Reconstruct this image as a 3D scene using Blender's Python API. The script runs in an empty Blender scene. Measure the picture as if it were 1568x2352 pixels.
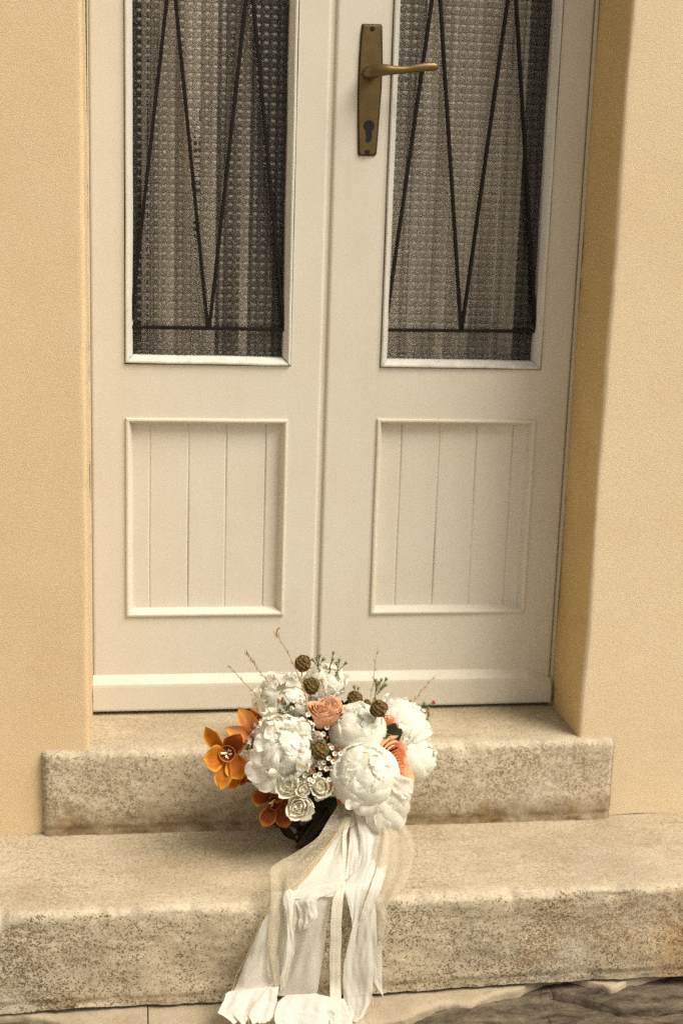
import bpy, math, random
import numpy as np
from mathutils import Vector, Matrix, noise

random.seed(7)
S = bpy.context.scene
COL = S.collection
PI = math.pi

# ------------------------------------------------------------------ camera
W, H, F = 1568.0, 2352.0, 3267.0           # photograph units used for measuring
def _basis(yaw, pitch, roll):
    cy, sy, cp, sp, cr, sr = math.cos(yaw), math.sin(yaw), math.cos(pitch), math.sin(pitch), math.cos(roll), math.sin(roll)
    w = Vector((sy*cp, cy*cp, -sp)); r = Vector((cy, -sy, 0)); u = r.cross(w)
    return cr*r+sr*u, -sr*r+cr*u, w
R_, U_, F_ = _basis(math.radians(8.4), math.radians(12.83), math.radians(1.86))
CAM = Vector((-.3484, -2.55, .9743))
cam = bpy.data.cameras.new('camera')
camo = bpy.data.objects.new('camera', cam); COL.objects.link(camo)
m = Matrix((R_, U_, -F_)).transposed().to_4x4(); m.translation = CAM
camo.matrix_world = m
cam.sensor_fit = 'VERTICAL'; cam.sensor_height = 36; cam.lens = F/H*36
cam.clip_start = .05; cam.clip_end = 500
cam.dof.use_dof = True; cam.dof.focus_distance = 2.32; cam.dof.aperture_fstop = 3.2
S.camera = camo

def ray(x, y): return F_ + R_*((x-W/2)/F) - U_*((y-H/2)/F)
def at(x, y, Y=0.0):                          # measured point on a plane at depth Y
    d = ray(x, y); return CAM + d*((Y-CAM.y)/d.y)
def atZ(x, y, Z):
    d = ray(x, y); return CAM + d*((Z-CAM.z)/d.z)

# ------------------------------------------------------------------ light
SUN_AZ, SUN_EL = math.radians(52), math.radians(53)   # azimuth from straight in front of the wall towards the right
world = bpy.data.worlds.new('World'); S.world = world; world.use_nodes = True
wn = world.node_tree; wn.nodes.clear()
sky = wn.nodes.new('ShaderNodeTexSky'); sky.sky_type = 'NISHITA'; sky.sun_disc = False
sky.sun_elevation = SUN_EL; sky.sun_rotation = PI - SUN_AZ; sky.dust_density = 4; sky.ozone_density = .6
hs = wn.nodes.new('ShaderNodeHueSaturation'); hs.inputs['Saturation'].default_value = .16   # overcast: grey sky
bg = wn.nodes.new('ShaderNodeBackground'); bg.inputs['Strength'].default_value = .056
wo = wn.nodes.new('ShaderNodeOutputWorld')
wn.links.new(sky.outputs[0], hs.inputs['Color']); wb = wn.nodes.new('ShaderNodeMix'); wb.data_type = 'RGBA'; wb.blend_type = 'MULTIPLY'; wb.inputs[0].default_value = 1
wb.inputs[7].default_value = (1, .94, .825, 1)                     # the warm white balance of the photograph, over the whole sky
wn.links.new(hs.outputs[0], wb.inputs[6]); wn.links.new(wb.outputs[2], bg.inputs[0]); wn.links.new(bg.outputs[0], wo.inputs[0])
sd = bpy.data.lights.new('sun', 'SUN'); sd.energy = 1.5; sd.angle = math.radians(30); sd.color = (1, .94, .82)
so = bpy.data.objects.new('sun', sd); COL.objects.link(so)
sdir = Vector((math.sin(SUN_AZ)*math.cos(SUN_EL), -math.cos(SUN_AZ)*math.cos(SUN_EL), math.sin(SUN_EL)))
so.rotation_euler = sdir.to_track_quat('Z', 'Y').to_euler(); so.location = (2, -3, 4)
S.view_settings.view_transform = 'Standard'; S.view_settings.look = 'None'
S.view_settings.exposure = 1.29; S.view_settings.gamma = 1
S.cycles.use_denoising = False
S.cycles.max_bounces = 12; S.cycles.transparent_max_bounces = 24; S.cycles.transmission_bounces = 8

# ------------------------------------------------------------------ node helpers
class NT:
    def __init__(s, name):
        s.m = bpy.data.materials.new(name); s.m.use_nodes = True
        s.t = s.m.node_tree; s.t.nodes.clear()
        s.out = s.n('OutputMaterial')
        s.tc = s.n('TexCoord')
        s.obj = s.tc.outputs['Object']; s.uv = s.tc.outputs['UV']
    def n(s, k): return s.t.nodes.new('ShaderNode'+k)
    def set(s, sock, v):
        if isinstance(v, bpy.types.NodeSocket): s.t.links.new(v, sock)
        elif isinstance(v, (tuple, list)) and len(v) == 3 and sock.type == 'RGBA': sock.default_value = (*v, 1)
        else: sock.default_value = v
    def mapping(s, vec, scale):
        a = s.n('Mapping'); s.set(a.inputs['Vector'], vec); a.inputs['Scale'].default_value = scale; return a.outputs[0]
    def noise(s, scale, detail=4, rough=.55, vec=None, dist=0):
        a = s.n('TexNoise'); s.set(a.inputs['Vector'], vec or s.obj); a.inputs['Scale'].default_value = scale
        a.inputs['Detail'].default_value = detail; a.inputs['Roughness'].default_value = rough; a.inputs['Distortion'].default_value = dist
        return a.outputs['Fac']
    def voro(s, scale, vec=None, feature='F1', rnd=1):
        a = s.n('TexVoronoi'); a.feature = feature; s.set(a.inputs['Vector'], vec or s.obj); a.inputs['Scale'].default_value = scale
        a.inputs['Randomness'].default_value = rnd
        return a.outputs['Distance']
    def ramp(s, fac, stops):
        a = s.n('ValToRGB'); s.set(a.inputs[0], fac); e = a.color_ramp.elements
        while len(e) < len(stops): e.new(.5)
        for i, (p, c) in enumerate(stops):
            e[i].position = p; e[i].color = (c, c, c, 1) if isinstance(c, (int, float)) else (*c, 1)
        return a.outputs[0]
    def mix(s, f, a, b, mode='MIX'):
        k = s.n('Mix'); k.data_type = 'RGBA'; k.blend_type = mode; s.set(k.inputs[0], f); s.set(k.inputs[6], a); s.set(k.inputs[7], b); return k.outputs[2]
    def math(s, op, a, b=0.0, clamp=False):
        k = s.n('Math'); k.operation = op; k.use_clamp = clamp; s.set(k.inputs[0], a); s.set(k.inputs[1], b); return k.outputs[0]
    def bump(s, h, dist, strength=1, nrm=None):
        k = s.n('Bump'); s.set(k.inputs['Height'], h); k.inputs['Distance'].default_value = dist; k.inputs['Strength'].default_value = strength
        if nrm: s.set(k.inputs['Normal'], nrm)
        return k.outputs[0]
    def bsdf(s, color, rough=.6, normal=None, metal=0, spec=.4, **kw):
        k = s.n('BsdfPrincipled'); s.set(k.inputs['Base Color'], color); s.set(k.inputs['Roughness'], rough)
        k.inputs['Metallic'].default_value = metal; k.inputs['Specular IOR Level'].default_value = spec
        if normal: s.set(k.inputs['Normal'], normal)
        for a, v in kw.items(): s.set(k.inputs[a], v)
        return k.outputs[0]
    def mixsh(s, f, a, b):
        k = s.n('MixShader'); s.set(k.inputs[0], f); s.set(k.inputs[1], a); s.set(k.inputs[2], b); return k.outputs[0]
    def done(s, sh): s.set(s.out.inputs['Surface'], sh); return s.m

M = {}
def simple(name, color, rough=.6, var=.12, scale=60, metal=0, spec=.4, bump=0.0, bscale=400):
    t = NT(name); f = t.noise(scale, 5)
    c = t.mix(t.ramp(f, [(.3, 0.), (.7, 1.)]), tuple(x*(1-var) for x in color), tuple(min(1, x*(1+var)) for x in color))
    nm = t.bump(t.noise(bscale, 4), bump) if bump else None
    return t.done(t.bsdf(c, rough, nm, metal, spec))

# rough-cast plaster
def plaster(name, a, b, hi):
    t = NT(name)
    big = t.noise(1.7, 5, .65); med = t.noise(14, 5, .6); fine = t.noise(800, 3, .7); grain = t.voro(760)
    c = t.mix(t.ramp(big, [(.3, 0.), (.7, 1.)]), a, b)
    c = t.mix(t.ramp(med, [(.35, 0.), (.75, .35)]), c, hi)
    c = t.mix(t.ramp(fine, [(.38, .3), (.6, 0.)]), c, tuple(x*.72 for x in a))
    c = t.mix(t.ramp(t.noise(3.1, 7, .75, t.mapping(t.obj, (1.4, 1, .5))), [(.56, 0.), (.72, .22)]), c, tuple(x*.8 for x in a))   # faint weather stains
    h = t.math('ADD', t.math('MULTIPLY', fine, .7), t.math('MULTIPLY', grain, -.6))
    nm = t.bump(h, .0010, 1, t.bump(med, .0015, .3))
    M[name] = t.done(t.bsdf(c, .92, nm, spec=.15))
plaster('plaster', (.66, .49, .285), (.715, .555, .345), (.735, .59, .39))
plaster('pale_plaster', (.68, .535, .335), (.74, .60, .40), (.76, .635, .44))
# plaster of the right reveal, a deeper ochre than the wall faces
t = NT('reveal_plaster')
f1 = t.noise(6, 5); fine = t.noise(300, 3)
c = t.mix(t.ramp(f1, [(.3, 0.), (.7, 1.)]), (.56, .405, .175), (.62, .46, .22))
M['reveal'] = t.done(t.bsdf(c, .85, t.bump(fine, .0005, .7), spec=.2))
# door paint
def paint(name, base, dirt_or_shade, amount):
    t = NT(name)
    st = t.noise(9, 5, .6, t.mapping(t.obj, (6, 6, .5))); blot = t.noise(5, 5, .65); sp = t.noise(700, 3, .7)
    c = t.mix(t.ramp(st, [(.35, 0.), (.8, .5)]), base, tuple(x*.93 for x in base))
    c = t.mix(t.ramp(blot, [(.45, 0.), (.8, amount)]), c, dirt_or_shade)
    c = t.mix(t.ramp(sp, [(.3, .22), (.52, 0.)]), c, tuple(x*.72 for x in base))
    specks = t.ramp(t.voro(38), [(.012, .75), (.03, 0.)])
    c = t.mix(t.math('MULTIPLY', specks, t.ramp(t.noise(7, 2), [(.58, 0.), (.64, 1.)])), c, (.2, .13, .07))
    nm = t.bump(t.math('ADD', t.math('MULTIPLY', st, .6), t.math('MULTIPLY', sp, .4)), .0006, .6)
    return t.done(t.bsdf(c, .48, nm, spec=.35))
M['paint'] = paint('door_paint', (.65, .595, .505), (.56, .48, .36), .5)
t = NT('bead_paint')
st = t.noise(30, 6, .7, t.mapping(t.obj, (1, 1, .12))); cr = t.noise(120, 4, .7)
c = t.mix(t.ramp(st, [(.35, 0.), (.65, 1.)]), (.52, .50, .45), (.66, .64, .58))
c = t.mix(t.ramp(cr, [(.62, 0.), (.7, .8)]), c, (.30, .25, .18))
M['bead'] = t.done(t.bsdf(c, .6, t.bump(cr, .0005, .8), spec=.3))
M['gap'] = simple('dark_joint', (.035, .02, .01), .9)
M['iron'] = simple('black_iron', (.007, .005, .003), .6, .3, 80, 0, .2, .0006, 500)
# aged brass
t = NT('aged_brass')
f1 = t.noise(30, 6, .65); f2 = t.noise(500, 3, .7)
c = t.mix(t.ramp(f1, [(.3, 0.), (.7, 1.)]), (.12, .078, .032), (.20, .14, .064))
c = t.mix(t.ramp(f2, [(.45, 0.), (.7, .5)]), c, (.16, .09, .03))
M['brass'] = t.done(t.bsdf(c, t.ramp(f1, [(.2, .5), (.8, .36)]), t.bump(f2, .0002, .6), .8, .5))
M['brass_dark'] = simple('shaded_brass_rim', (.035, .02, .008), .6, .3, 90, .3)
M['hole'] = simple('blackened_hole', (.01, .008, .006), .8)
# granite
def granite(name, speck, streak, tint=(1, 1, 1), gs=175, brown=.5, dark=1.0, foot=0, edge=0, ey=0):
    t = NT(name)
    g1 = t.noise(150, 6, .75); g2 = t.noise(gs, 5, .72, t.mapping(t.obj, (.85, 1, 1.15)))
    g3 = t.noise(2.6, 5, .65); v = t.voro(190)
    c = t.mix(t.ramp(g1, [(.32, 0.), (.68, 1.)]), (.38, .305, .195), (.68, .60, .455))
    c = t.mix(t.ramp(t.noise(9, 6, .7), [(.4, 0.), (.68, .75)]), c, (.54, .44, .31))
    c = t.mix(t.ramp(g3, [(.5, 0.), (.66, brown)]), c, (.42, .26, .12))
    c = t.mix(t.ramp(t.noise(5, 5, .7, t.mapping(t.obj, (.5, 1, 2))), [(.56, 0.), (.72, .5*dark)]), c, (.25, .19, .125))
    vc = t.n('TexVoronoi'); vc.inputs['Scale'].default_value = gs*2.1; t.set(vc.inputs['Vector'], t.mix(.0035, t.obj, t.noise(60, 4)) if 0 else t.obj)
    sp_ = t.n('SeparateXYZ'); t.set(sp_.inputs[0], vc.outputs['Color'])
    zone = t.ramp(t.noise(5, 5, .65), [(.42, .08), (.62, 1.)])
    th = t.math('ADD', t.math('MULTIPLY', zone, .40), t.math('MULTIPLY', t.math('SUBTRACT', g2, .5), 1.5))
    sk = t.ramp(t.math('SUBTRACT', th, sp_.outputs[0]), [(.0, 0.), (.06, 1.)])                 # dark mica grains
    lt = t.ramp(t.math('SUBTRACT', sp_.outputs[1], .72), [(.0, 0.), (.10, .5*speck)])            # pale feldspar grains
    c = t.mix(lt, c, (.70, .64, .53))
    c = t.mix(t.math('MULTIPLY', sk, min(1, speck)), c, t.mix(t.ramp(t.noise(3, 3), [(.45, 0.), (.6, 1.)]), (.115, .082, .055), (.15, .085, .035)))
    sk2 = t.ramp(t.noise(230, 3, .6), [(.57, 0.), (.66, .9)])
    c = t.mix(t.math('MULTIPLY', sk2, speck*.5), c, (.16, .115, .075))
    c = t.mix(t.ramp(t.noise(120, 4, .6, t.mapping(t.obj, (.6, 1, 1.3))), [(.62, 0.), (.7, .6*streak)]), c, (.75, .70, .60))
    if foot:                                       # cement smear and damp stains along the foot of the riser
        sx = t.n('SeparateXYZ'); t.set(sx.inputs[0], t.obj)
        zf = t.math('ADD', sx.outputs[2], t.math('MULTIPLY', t.math('SUBTRACT', t.noise(7, 6, .65), .5), .16))
        fm = t.ramp(t.math('MULTIPLY', zf, 10), [(foot*10-.22, .95), (foot*10+.18, 0.)])
        cem = t.mix(t.ramp(t.noise(18, 7, .7), [(.38, 0.), (.62, 1.)]), (.19, .125, .065), (.40, .315, .205))
        c = t.mix(fm, c, cem)
        c = t.mix(t.math('MULTIPLY', fm, t.ramp(t.noise(30, 6, .75), [(.57, 0.), (.66, .8)])), c, (.42, .22, .07))
    hst = t.noise(40, 6, .7, t.mapping(t.obj, (.25, 1, 1)))
    c = t.mix(t.ramp(hst, [(.52, 0.), (.72, streak*.7)]), c, (.27, .20, .13))
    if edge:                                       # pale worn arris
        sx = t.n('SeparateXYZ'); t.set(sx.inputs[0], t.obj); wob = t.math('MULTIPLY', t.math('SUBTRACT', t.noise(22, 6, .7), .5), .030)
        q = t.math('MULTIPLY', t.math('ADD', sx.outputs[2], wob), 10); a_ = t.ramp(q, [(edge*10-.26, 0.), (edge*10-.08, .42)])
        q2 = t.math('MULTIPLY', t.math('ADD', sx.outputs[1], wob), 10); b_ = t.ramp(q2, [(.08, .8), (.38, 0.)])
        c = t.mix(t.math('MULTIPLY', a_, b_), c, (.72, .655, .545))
    pt = t.noise(3.4, 6, .7, t.mapping(t.obj, (.8, 1.3, 1.6)))
    c = t.mix(t.ramp(pt, [(.36, .38), (.50, 0.)]), c, (.31, .235, .155))
    c = t.mix(t.ramp(t.noise(4.3, 5, .7), [(.52, 0.), (.70, .45)]), c, (.62, .56, .47))
    c = t.mix(1, c, tint, 'MULTIPLY')
    h = t.math('ADD', t.math('MULTIPLY', g1, .5), t.math('MULTIPLY', t.math('MULTIPLY', sk, speck), -.6))
    return t.done(t.bsdf(c, .88, t.bump(h, .0022, .9), spec=.2))
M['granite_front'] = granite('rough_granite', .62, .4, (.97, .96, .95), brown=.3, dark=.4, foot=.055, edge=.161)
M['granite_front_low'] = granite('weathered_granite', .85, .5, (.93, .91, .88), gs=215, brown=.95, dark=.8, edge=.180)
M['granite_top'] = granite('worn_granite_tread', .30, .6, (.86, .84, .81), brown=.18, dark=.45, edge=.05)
t = NT('mortar')
c = t.mix(t.ramp(t.noise(7, 6, .7), [(.3, 0.), (.7, 1.)]), (.32, .25, .165), (.47, .39, .28))
c = t.mix(t.ramp(t.noise(160, 4), [(.58, 0.), (.7, .5)]), c, (.24, .17, .10))
M['mortar'] = t.done(t.bsdf(c, .95, t.bump(t.noise(90, 6, .7), .003, .8), spec=.1))
t = NT('dark_schist')
sc_ = t.mapping(t.obj, (.7, 1.8, 1.8))
c = t.mix(t.ramp(t.noise(22, 10, .78, sc_, .3), [(.36, 0.), (.62, 1.)]), (.035, .026, .017), (.23, .18, .125))
c = t.mix(t.ramp(t.noise(14, 6, .7), [(.5, 0.), (.7, .6)]), c, (.10, .075, .05))
M['schist'] = t.done(t.bsdf(c, .9, t.bump(t.noise(26, 10, .78, sc_, .3), .008, 1), spec=.15))
M['ground'] = simple('street_ground', (.30, .26, .21), .9, .25, 5, bump=.002, bscale=60)
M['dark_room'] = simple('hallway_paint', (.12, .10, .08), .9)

# glass
t = NT('ribbed_glass')
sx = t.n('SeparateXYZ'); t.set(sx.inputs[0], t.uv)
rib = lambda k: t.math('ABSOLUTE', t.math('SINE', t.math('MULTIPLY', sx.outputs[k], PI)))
dirt_or_shade = t.math('MAXIMUM', t.ramp(rib(0), [(.0, .42), (.34, 0.)]), t.ramp(rib(1), [(.0, .60), (.34, 0.)]))     # shading of the rib grid put into the colour as dark groove lines
dirt_or_shade = t.math('MULTIPLY', dirt_or_shade, t.ramp(t.noise(9, 4), [(.3, .7), (.7, 1.)]))
rf = t.n('BsdfRefraction'); t.set(rf.inputs['Color'], t.mix(dirt_or_shade, (.97, .955, .93), (.36, .33, .28))); rf.inputs['IOR'].default_value = 1.5; rf.inputs['Roughness'].default_value = .07
gl = t.n('BsdfGlossy'); gl.inputs['Roughness'].default_value = .42; t.set(gl.inputs['Color'], (1, .96, .90))
nb = t.bump(t.noise(500, 3), .0003, .6); t.set(rf.inputs['Normal'], nb); t.set(gl.inputs['Normal'], nb)
fr_ = t.n('Fresnel'); fr_.inputs['IOR'].default_value = 1.42; t.set(fr_.inputs['Normal'], nb)
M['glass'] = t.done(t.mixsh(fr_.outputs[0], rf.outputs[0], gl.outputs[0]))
t = NT('net_curtain')
wv = t.noise(900, 2); c = t.mix(t.ramp(wv, [(.35, 0.), (.65, 1.)]), (.60, .575, .50), (.88, .85, .76))
dsh = t.bsdf(c, .9, spec=.1); tl = t.n('BsdfTranslucent'); t.set(tl.inputs['Color'], (.7, .69, .62))
tp = t.n('BsdfTransparent')
gth = t.noise(1, 3, .6, t.mapping(t.obj, (8.5, 0, .4)))             # the net is thin between its gathers
M['curtain'] = t.done(t.mixsh(t.ramp(gth, [(.41, .85), (.55, .0)]), t.mixsh(.25, dsh, tl.outputs[0]), tp.outputs[0]))
M['print'] = simple('black_print', (.02, .017, .012), .7)

# petals and fabric
def petalmat(name, tip, base, transl=.25, rim=None, vein=None, rough=.68, mott=.05):
    t = NT(name)
    sx = t.n('SeparateXYZ'); t.set(sx.inputs[0], t.uv); u, v = sx.outputs[0], sx.outputs[1]
    c = t.mix(t.ramp(v, [(.0, 0.), (.6, 1.)]), base, tip)
    c = t.mix(t.ramp(t.noise(90, 4), [(.35, 0.), (.7, 1.)]), c, tuple(x*(1-mott) for x in tip))
    vn = t.noise(3, 3, .6, t.mapping(t.uv, (9, .7, 1)))
    if vein: c = t.mix(t.ramp(vn, [(.45, 0.), (.62, .7)]), c, vein)
    if rim:
        e = t.math('ABSOLUTE', t.math('SUBTRACT', u, .5)); e = t.math('MAXIMUM', t.math('MULTIPLY', e, 2.0), t.math('SUBTRACT', v, .03))
        c = t.mix(t.ramp(e, [(.70, 0.), (.93, .9)]), c, rim)
    d = t.bsdf(c, rough, t.bump(vn, .0003, .4), spec=.2)
    tl = t.n('BsdfTranslucent'); t.set(tl.inputs['Color'], c)
    return t.done(t.mixsh(transl, d, tl.outputs[0]))
M['white'] = petalmat('white_petal', (.96, .94, .86), (.94, .90, .77), .46)
M['white_cream'] = petalmat('cream_petal', (.96, .94, .85), (.92, .87, .64), .46)
M['green_cream'] = petalmat('greenish_cream_petal', (.93, .90, .77), (.86, .80, .58), .35)
M['peach'] = petalmat('peach_petal', (.84, .52, .32), (.70, .34, .16), .3, rim=(.88, .55, .35))
M['coral'] = petalmat('coral_petal', (.86, .37, .16), (.68, .21, .07), .3, rim=(.92, .50, .29))
M['orchid'] = petalmat('amber_orchid_petal', (.50, .17, .014), (.24, .045, .005), .18, rim=(.70, .33, .035), vein=(.34, .075, .008), mott=.2)
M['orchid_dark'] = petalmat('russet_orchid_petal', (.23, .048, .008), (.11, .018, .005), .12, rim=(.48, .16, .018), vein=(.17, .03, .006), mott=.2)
M['orchid_pale'] = petalmat('pale_orange_orchid_petal', (.72, .33, .13), (.58, .20, .06), .2, rim=(.74, .34, .04), vein=(.62, .24, .06), mott=.15)
M['maroon'] = simple('maroon_orchid_lip', (.13, .016, .008), .5, .5, 260)
M['lip_cream'] = simple('cream_orchid_column', (.80, .66, .36), .5, .15, 200)
M['pod'] = simple('dry_pod_straw', (.17, .105, .032), .8, .4, 500)
M['pod_dark'] = simple('dry_pod_core', (.045, .02, .008), .9, .3, 300)
M['stem'] = simple('green_stem', (.11, .12, .035), .6, .3, 120)
M['stem_tan'] = simple('tan_stem', (.38, .24, .10), .7, .2, 120)
M['needle'] = simple('needle_leaf', (.085, .085, .025), .6, .3, 200)
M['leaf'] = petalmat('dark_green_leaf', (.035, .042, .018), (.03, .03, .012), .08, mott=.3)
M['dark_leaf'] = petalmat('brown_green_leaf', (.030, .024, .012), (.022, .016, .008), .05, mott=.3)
M['bud'] = simple('green_bud', (.19, .21, .08), .6, .3, 250)
M['berry'] = simple('red_berry', (.38, .065, .018), .4, .35, 200)
M['wax_white'] = simple('waxflower_petal', (.74, .69, .55), .45, .10, 200)
M['wax_core'] = simple('waxflower_core', (.30, .12, .05), .5, .4, 300)
M['shade_stem'] = simple('shaded_stem', (.05, .035, .018), .9)

def fabric(name, col, alpha, transl=.3, weave=900, lace=None, rough=.8):
    t = NT(name)
    c = t.mix(t.ramp(t.noise(weave, 2), [(.3, 0.), (.7, 1.)]), tuple(x*.93 for x in col), col)
    d = t.bsdf(c, rough, t.bump(t.noise(14, 4, .5, t.mapping(t.uv, (3, .8, 1))), .004, .5), spec=.15)
    tl = t.n('BsdfTranslucent'); t.set(tl.inputs['Color'], c)
    sh = t.mixsh(transl, d, tl.outputs[0]); tp = t.n('BsdfTransparent')
    if lace == 'floral':
        n1 = t.noise(42, 3, .5, t.uv, 1.6); lines = t.ramp(t.math('ABSOLUTE', t.math('SUBTRACT', n1, .5)), [(.0, 1.), (.05, 0.)])
        n2 = t.ramp(t.noise(16, 2, .5, t.uv, .5), [(.46, 0.), (.54, .6)])
        a = t.math('MAXIMUM', t.math('MAXIMUM', lines, n2), alpha, True)
        a = t.math('MULTIPLY', a, .93)
    elif lace == 'trim':
        mp = t.mapping(t.uv, (1, 1, 1)); sx = t.n('SeparateXYZ'); t.set(sx.inputs[0], mp)
        px = t.math('SINE', t.math('MULTIPLY', sx.outputs[0], 2*PI/.0050)); py = t.math('SINE', t.math('MULTIPLY', sx.outputs[1], 2*PI/.0060))
        gr = t.math('ADD', t.math('MULTIPLY', t.math('SINE', t.math('MULTIPLY', sx.outputs[1], 2*PI/.031)), .22), .78); gr = t.math('MULTIPLY', gr, t.ramp(t.noise(160, 2, .5, t.uv), [(.35, .75), (.6, 1.)]))
        a = t.ramp(t.math('MULTIPLY', t.math('MULTIPLY', px, py), gr), [(.50, 1.), (.66, .1)])
    else: a = alpha
    return t.done(t.mixsh(a, tp.outputs[0], sh))
M['chiffon'] = fabric('ivory_chiffon', (.82, .78, .69), .68)
M['satin'] = fabric('white_satin', (.80, .78, .72), .94, .3, rough=.5)
M['satin_warm'] = fabric('ivory_satin', (.78, .74, .66), .86, .25, rough=.6)
M['tulle'] = fabric('sheer_tulle', (.82, .77, .65), .30)
M['lace'] = fabric('floral_lace', (.66, .57, .41), .50, lace='floral')
M['trim'] = fabric('lace_trim', (.82, .76, .64), .9, lace='trim')
M['gold'] = simple('gold_thread', (.58, .40, .17), .5, .35, 900, .3)

# ------------------------------------------------------------------ mesh helpers
def link(name, verts, faces, mat, parent=None, smooth=True, uvs=None, mats=None, fmat=None):
    me = bpy.data.meshes.new(name)
    me.from_pydata([tuple(v) for v in verts], [], faces)
    for k in (mats or [mat]): me.materials.append(k if not isinstance(k, str) else M[k])
    if fmat: me.polygons.foreach_set('material_index', fmat)
    me.polygons.foreach_set('use_smooth', [smooth]*len(me.polygons))
    if uvs:
        l = me.uv_layers.new(name='UVMap'); idx = np.empty(len(me.loops), 'i'); me.loops.foreach_get('vertex_index', idx)
        l.data.foreach_set('uv', np.array(uvs, 'f')[idx].ravel())
    me.update()
    o = bpy.data.objects.new(name, me); COL.objects.link(o)
    if parent:
        o.parent = parent
        o.matrix_parent_inverse = pinv(parent)
    return o
def pinv(p):
    mw = Matrix.Identity(4); q = p
    while q:
        mw = Matrix.Translation(q.location) @ mw if q.parent is None else q.matrix_parent_inverse @ mw if q.location.length == 0 else q.matrix_parent_inverse @ Matrix.Translation(q.location) @ mw
        q = q.parent
    return mw.inverted()
def thing(name, label, cat, loc=(0, 0, 0), group=None):
    o = bpy.data.objects.new(name, None); COL.objects.link(o); o.location = loc; o.empty_display_size = .05
    o['label'] = label; o['category'] = cat
    if group: o['group'] = group
    return o
class MB:
    def __init__(s): s.v = []; s.f = []; s.uv = []; s.m = []
    def add(s, v, f, mi=0, uv=None):
        b = len(s.v); s.v += [tuple(p) for p in v]; s.f += [tuple(i+b for i in q) for q in f]; s.m += [mi]*len(f)
        s.uv += list(uv) if uv else [(0, 0)]*len(v); return s
    def build(s, name, mats, parent=None, smooth=True, uv=False):
        if isinstance(mats, str): mats = [mats]
        return link(name, s.v, s.f, None, parent, smooth, s.uv if uv else None, mats, s.m)
def box(x0, x1, y0, y1, z0, z1):
    v = [(x, y, z) for x in (x0, x1) for y in (y0, y1) for z in (z0, z1)]
    return v, [(0, 1, 3, 2), (4, 6, 7, 5), (0, 4, 5, 1), (2, 3, 7, 6), (0, 2, 6, 4), (1, 5, 7, 3)]
def grid_faces(nr, nc, closed=False):
    f = []
    for i in range(nr-1):
        for j in range(nc if closed else nc-1):
            j2 = (j+1) % nc; f.append((i*nc+j, i*nc+j2, (i+1)*nc+j2, (i+1)*nc+j))
    return f
def tube(pts, rad, n=6, caps=True):
    pts = [Vector(p) for p in pts]; v = []; up = Vector((.3, .9, .2)).normalized()
    if not isinstance(rad, (list, tuple)): rad = [rad]*len(pts)
    for i, p in enumerate(pts):
        d = (pts[min(i+1, len(pts)-1)]-pts[max(i-1, 0)]).normalized()
        a = d.cross(up).normalized(); b = d.cross(a)
        for k in range(n):
            t_ = 2*PI*k/n; v.append(p+(a*math.cos(t_)+b*math.sin(t_))*rad[i])
    f = grid_faces(len(pts), n, True)
    if caps: f += [tuple(reversed(range(n))), tuple(range((len(pts)-1)*n, len(pts)*n))]
    return v, f
def spline(P, n):
    P = [Vector(p) for p in P]; out = []
    Q = [P[0]*2-P[1]]+P+[P[-1]*2-P[-2]]
    for k in range(n):
        t_ = k/(n-1)*(len(P)-1); i = min(int(t_), len(P)-2); f = t_-i; a, b, c, d = Q[i:i+4]
        out.append(.5*((2*b)+(c-a)*f+(2*a-5*b+4*c-d)*f*f+(3*b-a-3*c+d)*f**3))
    return out
def N(x, y=0, z=0): return noise.noise(Vector((x, y, z)))
def fbm(x, y, z, o=4):
    s = 0; a = 1
    for k in range(o): s += a*N(x, y, z); a *= .5; x *= 2.03; y *= 2.03; z *= 2.03
    return s
def structure(o): o['kind'] = 'structure'; return o

# ------------------------------------------------------------------ measured setting
XL, XR = -.431, .4575          # doorway
YW = -.172                     # wall face
ZT2, ZG = -.157, -.335         # lower tread, ledge
YS1, YS2 = -.190, -.458        # fronts of the two steps

v, f = box(-60, 60, -60, 20, ZG-.08, ZG-.045)
structure(link('ground', v, f, 'ground', smooth=False))

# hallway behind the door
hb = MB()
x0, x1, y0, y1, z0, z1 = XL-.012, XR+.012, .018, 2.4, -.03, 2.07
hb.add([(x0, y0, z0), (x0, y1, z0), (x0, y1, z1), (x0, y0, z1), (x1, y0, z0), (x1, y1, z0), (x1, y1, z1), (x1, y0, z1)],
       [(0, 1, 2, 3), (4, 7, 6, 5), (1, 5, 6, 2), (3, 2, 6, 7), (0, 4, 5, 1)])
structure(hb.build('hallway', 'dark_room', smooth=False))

# house wall with rounded, slightly wavy corners
house = thing('house_wall', 'pale yellow roughcast house wall around the recessed doorway', 'wall', (0, YW, ZT2))
def wall_side(sx, x_edge, name):
    prof = []                                     # (x offset outward, y)
    for d in (2.6, 1.4, .8, .5, .4, .3, .2, .12, .06, .03, .015): prof.append((d, YW))
    r = .009
    for k in range(7):
        a = k/6*PI/2; prof.append((r-r*math.sin(a), YW+r-r*math.cos(a)))
    for y in (YW+.03, YW+.07, YW+.11, -.03, -.008, .02): prof.append((0, y))
    zs = list(np.arange(-.150, 2.04, .0125))+[2.06]
    V = []
    for z in zs:
        for (d, y) in prof:
            wv = .0028*fbm(z*4, sx*3, 1.7, 3)+.0012*N(z*40, sx, 5) if d < .05 else 0
            yy = y + (.0016*fbm(d*3, z*3, 2.2, 3) if y <= YW+.001 else 0)
            zz = z
            if z < -.149: zz = z-.0065+.004*N(d*30, sx*7, 1)
            V.append((x_edge+sx*d+wv, yy, zz))
    F_ = grid_faces(len(zs), len(prof))
    if sx > 0: F_ = [q[::-1] for q in F_]
    V0, F0 = [], []
    return V, F_, len(prof)
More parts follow.
